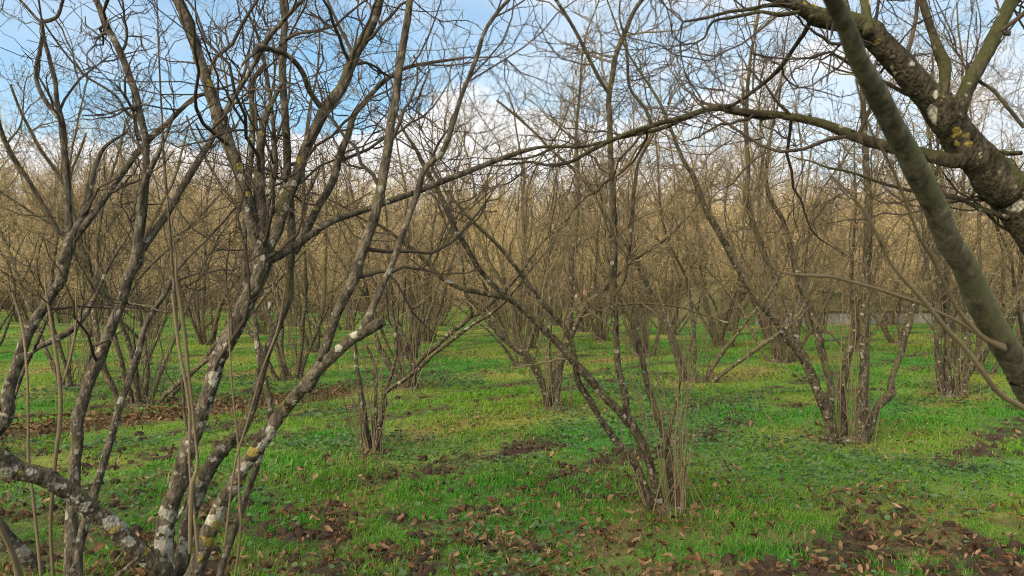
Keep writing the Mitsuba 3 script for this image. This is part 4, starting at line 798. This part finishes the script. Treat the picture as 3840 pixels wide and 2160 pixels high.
# ------------------------------------------------------------------ the orchard rows behind: a few tree builds, each planted many times
def hazel(seed, lod):
    rg = np.random.default_rng(seed)
    n = int(rg.integers(5, 9))
    az = np.arange(n) * 2 * np.pi / n + rg.normal(0, .3, n)
    lean = np.radians(rg.uniform(9, 37, n))
    base = np.stack([np.cos(az), np.sin(az), 0 * az], 1) * rg.uniform(0.05, 0.24, n)[:, None]
    base[:, 2] = -0.06
    d = np.stack([np.cos(az) * np.sin(lean), np.sin(az) * np.sin(lean), np.cos(lean)], 1)
    L = rg.uniform(3.7, 5.9, n)
    K = 16
    P = np.empty((n, K, 3))
    P[:, 0] = base
    for k in range(1, K):
        d = unit(d + rg.normal(0, .11, (n, 3)) + np.array([0, 0, .035]))
        P[:, k] = P[:, k - 1] + d * (L / (K - 1))[:, None]
    r0 = rg.uniform(0.024, 0.050, n)
    R = r0[:, None] * np.linspace(1, 0.30, K)[None] * (1 + .12 * rg.normal(size=(n, K)))
    out = {}
    for k in range(n):
        path = np.c_[P[k], R[k]]
        path = spline(path, 0.12 if lod == 0 else 0.3)
        out['stem' if k == 0 else f'stem_{k:03d}'] = (limb_mesh(path, (10, 7, 5)[lod], seed * 20 + k, 0.12, 3), 'bark_orchard')
    a, b, c, t = pick(rg, P, R, 7, 0.25, 0.98)
    m = len(a)
    P1, R1 = grow(rg, a, b, rg.uniform(0.7, 2.0, m) * (1.2 - 0.6 * t), np.clip(c * 0.5, 0.005, 0.016), 9, (25, 65), 0.09, 0.22, 0.3)
    # upright suckers round the foot
    ns = int(rg.integers(16, 34))
    sa = rg.uniform(0, 2 * np.pi, ns)
    sb = np.stack([np.cos(sa) * .22, np.sin(sa) * .22, 0 * sa - .03], 1) * rg.uniform(.3, 1.3, (ns, 1)) ** np.array([1, 1, 0])
    Ps, Rs = grow(rg, sb, np.tile([[0, 0, 1.0]], (ns, 1)), rg.uniform(.8, 2.4, ns), rg.uniform(.005, .009, ns), 8, (3, 32), 0.03, 0.035, 0.3)
    v = np.array(ball.vertices)
    out['root_crown'] = ((v * (0.7 + 0.6 * meshkit.fbm(v * 2.2 + seed, 4, seed))[:, None] * [.21, .21, .07], np.array(ball.faces)), 'bark_grey')
    out['sucker_shoots'] = (tubes(Ps, Rs, (5, 4, 3)[lod]), 'shoot_bark')
    out['branches'] = (tubes(P1, R1, (6, 5, 3)[lod]), 'bark_orchard')
    per1, per2, thick = ((12, 4, 1.1), (10, 3, 1.5), (6, 2, 2.3))[lod]
    a1 = pick(rg, P1, R1, per1, 0.1)
    a2 = pick(rg, P, R, 10, 0.35)
    a, b, c, t = (np.concatenate(q) for q in zip(a1, a2))
    m = len(a)
    P2, R2 = grow(rg, a, b, rg.uniform(.2, .85, m), np.full(m, .0034) * thick, (7, 6, 5)[lod], (30, 75), 0.07, 0.32, 0.5, 0.3)
    a, b, c, t = pick(rg, P2, R2, per2, 0.15)
    m = len(a)
    P3, R3 = grow(rg, a, b, rg.uniform(.06, .32, m), np.full(m, .0021) * thick, (4, 4, 3)[lod], (30, 75), 0.06, 0.32, 0.6, 0.6)
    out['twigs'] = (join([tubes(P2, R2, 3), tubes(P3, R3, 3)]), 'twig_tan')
    return out


KINDS = {}
for lod, count in ((0, 4), (1, 5), (2, 5)):
    for k in range(count):
        name = f'planting_{lod}_{k}'
        parts = hazel(1000 + lod * 100 + k * 7, lod)
        scene[name] = {'type': 'shapegroup', **{p: mikit.ply(m, mat, smooth=True) for p, (m, mat) in parts.items()}}
        KINDS.setdefault(lod, []).append((name, list(parts)))


def plant(x, y, text, group=None, scale=1.0, rg=random, lod=None, name='hazel_tree', z=None):
    d = math.hypot(x, y)
    lod = lod if lod is not None else 0 if d < 15 else 1 if d < 27 else 2
    kind, parts = rg.choice(KINDS[lod])
    key = thing(name, text, 'hazel tree', group)
    s = scale * rg.uniform(0.88, 1.12) * (1.12 if x > 0 else 0.96)
    h = float(height(np.array([x]), np.array([y]), False)[0]) if z is None else z
    scene[key] = {'type': 'instance', 'shapegroup': {'type': 'ref', 'id': kind},
                  'to_world': T().translate([x, y, h]).rotate([0, 0, 1], rg.uniform(0, 360)).scale([s, s, s * rg.uniform(.92, 1.1)])}
    for p in parts:
        if p in ('twigs', 'sucker_shoots', 'branches'):
            labels[f'{key}__{p}'] = {'kind': 'stuff'}
    return key


rr = random.Random(5)
taken = [(-1.43, 3.36), (-2.32, 4.15), (-3.9, 4.65), (3.3, 3.3), (1.1, 5.65), (3.4, 8.2), (6.3, 11.5), (.55, 10.4), (-1.35, 7.6), (-1.6, 12.5)]
placed = [(-5.1, 10.9, 'hazel clump in the grass seen between the two left grey stems'),
          (-7.0, 12.6, 'hazel at the far left, behind the tree of the left edge'),
          (-3.9, 14.0, 'hazel standing just beyond the brown leaf strip left of centre'),
          (3.1, 13.4, 'stout hazel just behind the slender right-centre clump, stems spreading from one foot'),
          (5.8, 17.0, 'hazel behind the elbowed tree, in front of the concrete wall'),
          (0.2, 16.2, 'hazel directly behind the arching middle tree')]
for x, y, text in placed:
    plant(x, y, text, rg=rr)
    taken.append((x, y))
spots = []
for i in range(-12, 26):
    for j in range(-24, 20):
        x = 1.1 + 2.6 * i - 2.9 * j + rr.uniform(-.35, .35)
        y = 5.65 + 3.0 * i + 2.05 * j + rr.uniform(-.35, .35)
        if not (4.2 < y < 62) or abs(x) > 0.66 * y + 3.5:
            continue
        if min((x - a) ** 2 + (y - b) ** 2 for a, b in taken) < (2.3 if y > 12 else 3.0) ** 2:
            continue
        if x > 5 and behind_wall(x, y) > -1.2:
            continue
        if abs(x) > 0.645 * y + 1.0 and y < 9:
            continue
        if x < -2.6 and y < 14.5:
            continue
        if rr.random() < 0.06:
            continue
        spots.append((x, y))
ORD = ['first', 'second', 'third', 'fourth', 'fifth', 'sixth', 'seventh', 'eighth', 'ninth', 'tenth', 'eleventh', 'twelfth', 'thirteenth', 'fourteenth', 'fifteenth', 'sixteenth',
       'seventeenth', 'eighteenth', 'nineteenth', 'twentieth', 'twenty-first', 'twenty-second', 'twenty-third', 'twenty-fourth', 'twenty-fifth', 'twenty-sixth']
for lo, hi, band in ((0, 16, 'row just behind the near trees'), (16, 23, 'rows a little farther back'), (23, 31, 'middle rows'), (31, 39, 'rows past the middle')):
    here = sorted((p for p in spots if lo <= p[1] < hi), key=lambda p: p[0] / p[1])
    for k, (x, y) in enumerate(here):
        if k < len(ORD):
            plant(x, y, f'bare hazel, {ORD[k]} from the left in the {band}', f'hazels of the {band}', rg=rr)
        else:
            plant(x, y, f'bare hazel near the right end of the {band}', f'hazels of the {band}', rg=rr)
for x, y in spots:
    if y >= 39:
        plant(x, y, 'bare tan hazel in the crowded far rows before the wood', 'hazels of the far rows', rg=rr)

# the wood on the rising ground behind: bare crowns that run into one mass
wood = []
for k in range(300):
    a = math.radians(rr.uniform(-40, 40))
    d = rr.uniform(61, 108) if a < .12 or rr.random() < .6 else rr.uniform(44, 75)
    x, y = d * math.sin(a), d * math.cos(a)
    if x > 5 and behind_wall(x, y) < 4:
        continue
    s = rr.uniform(1.15, 2.2) * (1 - 0.38 * min(1, max(0, (a + .02) / .25)))
    key = 'far_wood' if not wood else f'far_wood__{len(wood):03d}'
    wood.append(key)
    scene[key] = {'type': 'instance', 'shapegroup': {'type': 'ref', 'id': rr.choice(KINDS[2])[0]},
                  'to_world': T().translate([x, y, float(height(np.array([x]), np.array([y]), False)[0]) - .2]).rotate([0, 0, 1], rr.uniform(0, 360)).scale([s, s, s * 1.15])}
for k in range(34):                                       # scrub on the bank just behind the wall
    c = WALL_A + (WALL_B - WALL_A) * rr.uniform(0, .8) + np.array([-.205, .979]) * rr.uniform(1.5, 7)
    s = rr.uniform(.55, .95)
    key = f'far_wood__{len(wood):03d}'
    wood.append(key)
    scene[key] = {'type': 'instance', 'shapegroup': {'type': 'ref', 'id': rr.choice(KINDS[2])[0]},
                  'to_world': T().translate([c[0], c[1], float(height(c[:1], c[1:], False)[0]) - .1]).rotate([0, 0, 1], rr.uniform(0, 360)).scale([s, s, s])}
labels['far_wood'] = {'label': 'dense bare tan wood rising behind the orchard', 'category': 'wood', 'kind': 'stuff'}


# ------------------------------------------------------------------ wall, fence, posts, wires
def box(size, at, yaw=0.0, bevel=0.01):
    m = trimesh.creation.box(size)
    m.apply_transform(trimesh.transformations.rotation_matrix(yaw, [0, 0, 1]))
    m.apply_translation(at)
    return m


yaw = math.atan2(*(WALL_B - WALL_A)[::-1])
wd = (WALL_B - WALL_A) / np.linalg.norm(WALL_B - WALL_A)
length = float(np.linalg.norm(WALL_B - WALL_A))
wall = thing('concrete_wall', 'low weathered concrete wall with mossy coping at the right end of the grass', 'wall')
count = int(length / 3.0)
for k in range(count):
    c = WALL_A + wd * (k + .5) * 3.0
    lift = 0.012 * math.sin(k * 2.3)
    put('panel', mikit.ply(box((2.985, 0.14, 0.95), (c[0], c[1], 0.02 + lift), yaw), 'concrete'), wall)
    put('coping', mikit.ply(box((2.99, 0.22, 0.09), (c[0], c[1], 0.54 + lift), yaw), 'mossy_coping'), wall)
fence = thing('wire_fence', 'thin dark wire fence standing on the concrete wall', 'fence')
for k in range(int(length / 2.2)):
    c = WALL_A + wd * (0.4 + k * 2.2) + np.array([-wd[1], wd[0]]) * 0.25
    h = float(height(c[:1], c[1:], False)[0])
    v, f = tubes(np.array([[[c[0], c[1], .3], [c[0], c[1], 1.9]]]), np.array([[.022, .022]]), 8)
    put('post', mikit.ply((v, f), 'dark_metal', smooth=True), fence)
for hz in (0.75, 1.1, 1.45, 1.85):
    a, b = WALL_A + np.array([-wd[1], wd[0]]) * 0.25, WALL_B + np.array([-wd[1], wd[0]]) * 0.25
    s = np.linspace(0, 1, 40)[:, None]
    line = np.c_[a + (b - a) * s, np.full(40, hz)]
    put('strand', mikit.ply(tubes(line[None], np.full((1, 40), .004), 4), 'dark_metal', smooth=True), fence)


def pole(name, a, b, r0, r1, mat, text, cat):
    key = thing(name, text, cat)
    line = np.linspace(a, b, 12)
    line[:, 0] += np.linspace(0, 1, 12) * (1 - np.linspace(0, 1, 12)) * 0.04
    put('shaft', mikit.ply(limb_mesh(np.c_[line, np.linspace(r0, r1, 12)], 12, 3, 0.03, 0), mat, smooth=True), key)
    put('cap', mikit.ply(trimesh.creation.cylinder(radius=r1 * 1.25, height=0.05, sections=14, transform=trimesh.transformations.translation_matrix(np.array(b) + [0, 0, .03])), mat), key)


h0 = lambda x, y: float(height(np.array([x]), np.array([y]), False)[0])
pole('white_pole', (2.34, 48.0, h0(2.34, 48) - .2), (2.10, 48.0, 4.0), 0.07, 0.05, 'white_paint', 'thin leaning white pole far off in the middle of the orchard', 'pole')
pole('white_pole', (19.1, 35.0 + 0.6, 0.2), (18.85, 35.6, 3.4), 0.07, 0.05, 'white_paint', 'pale upright post by the concrete wall behind the blurred stem', 'pole')
board = thing('barrier', 'small red and white striped barrier boards among the far trees', 'barrier')
bx, by = 4.6, 50.0
bz = h0(bx, by)
for k in range(6):
    put('stripe', mikit.ply(box((0.22, 0.04, 0.30), (bx - .55 + k * .222, by, bz + 1.05 + .10 * k)), 'red_paint' if k % 2 else 'white_paint'), board)
for sx in (-.5, .5):
    put('leg', mikit.ply(box((0.05, 0.06, 1.4), (bx + sx, by + .06, bz + .6)), 'dark_metal'), board)
sign = thing('sign_board', 'small white board far off between the left stems', 'sign')
bx, by = -13.4, 43.0
put('panel', mikit.ply(box((0.45, 0.03, 0.42), (bx, by, h0(bx, by) + .65)), 'white_paint'), sign)
put('leg', mikit.ply(box((0.06, 0.05, 0.9), (bx, by + .045, h0(bx, by) + .3)), 'dark_metal'), sign)
for za, zb, text in ((9.0, 8.9, 'lower thin pale wire strung across above the far trees'), (10.3, 9.4, 'upper thin pale wire strung across above the far trees')):
    s = np.linspace(-1, 1, 60)
    line = np.c_[s * 60, 56 + 0 * s, za + (zb - za) * (s + 1) / 2 + 0.25 * (s * s)]
    put('overhead_wire', mikit.ply(tubes(line[None], np.full((1, 60), .011), 6), 'wire_metal', smooth=True), label=text, category='wire')
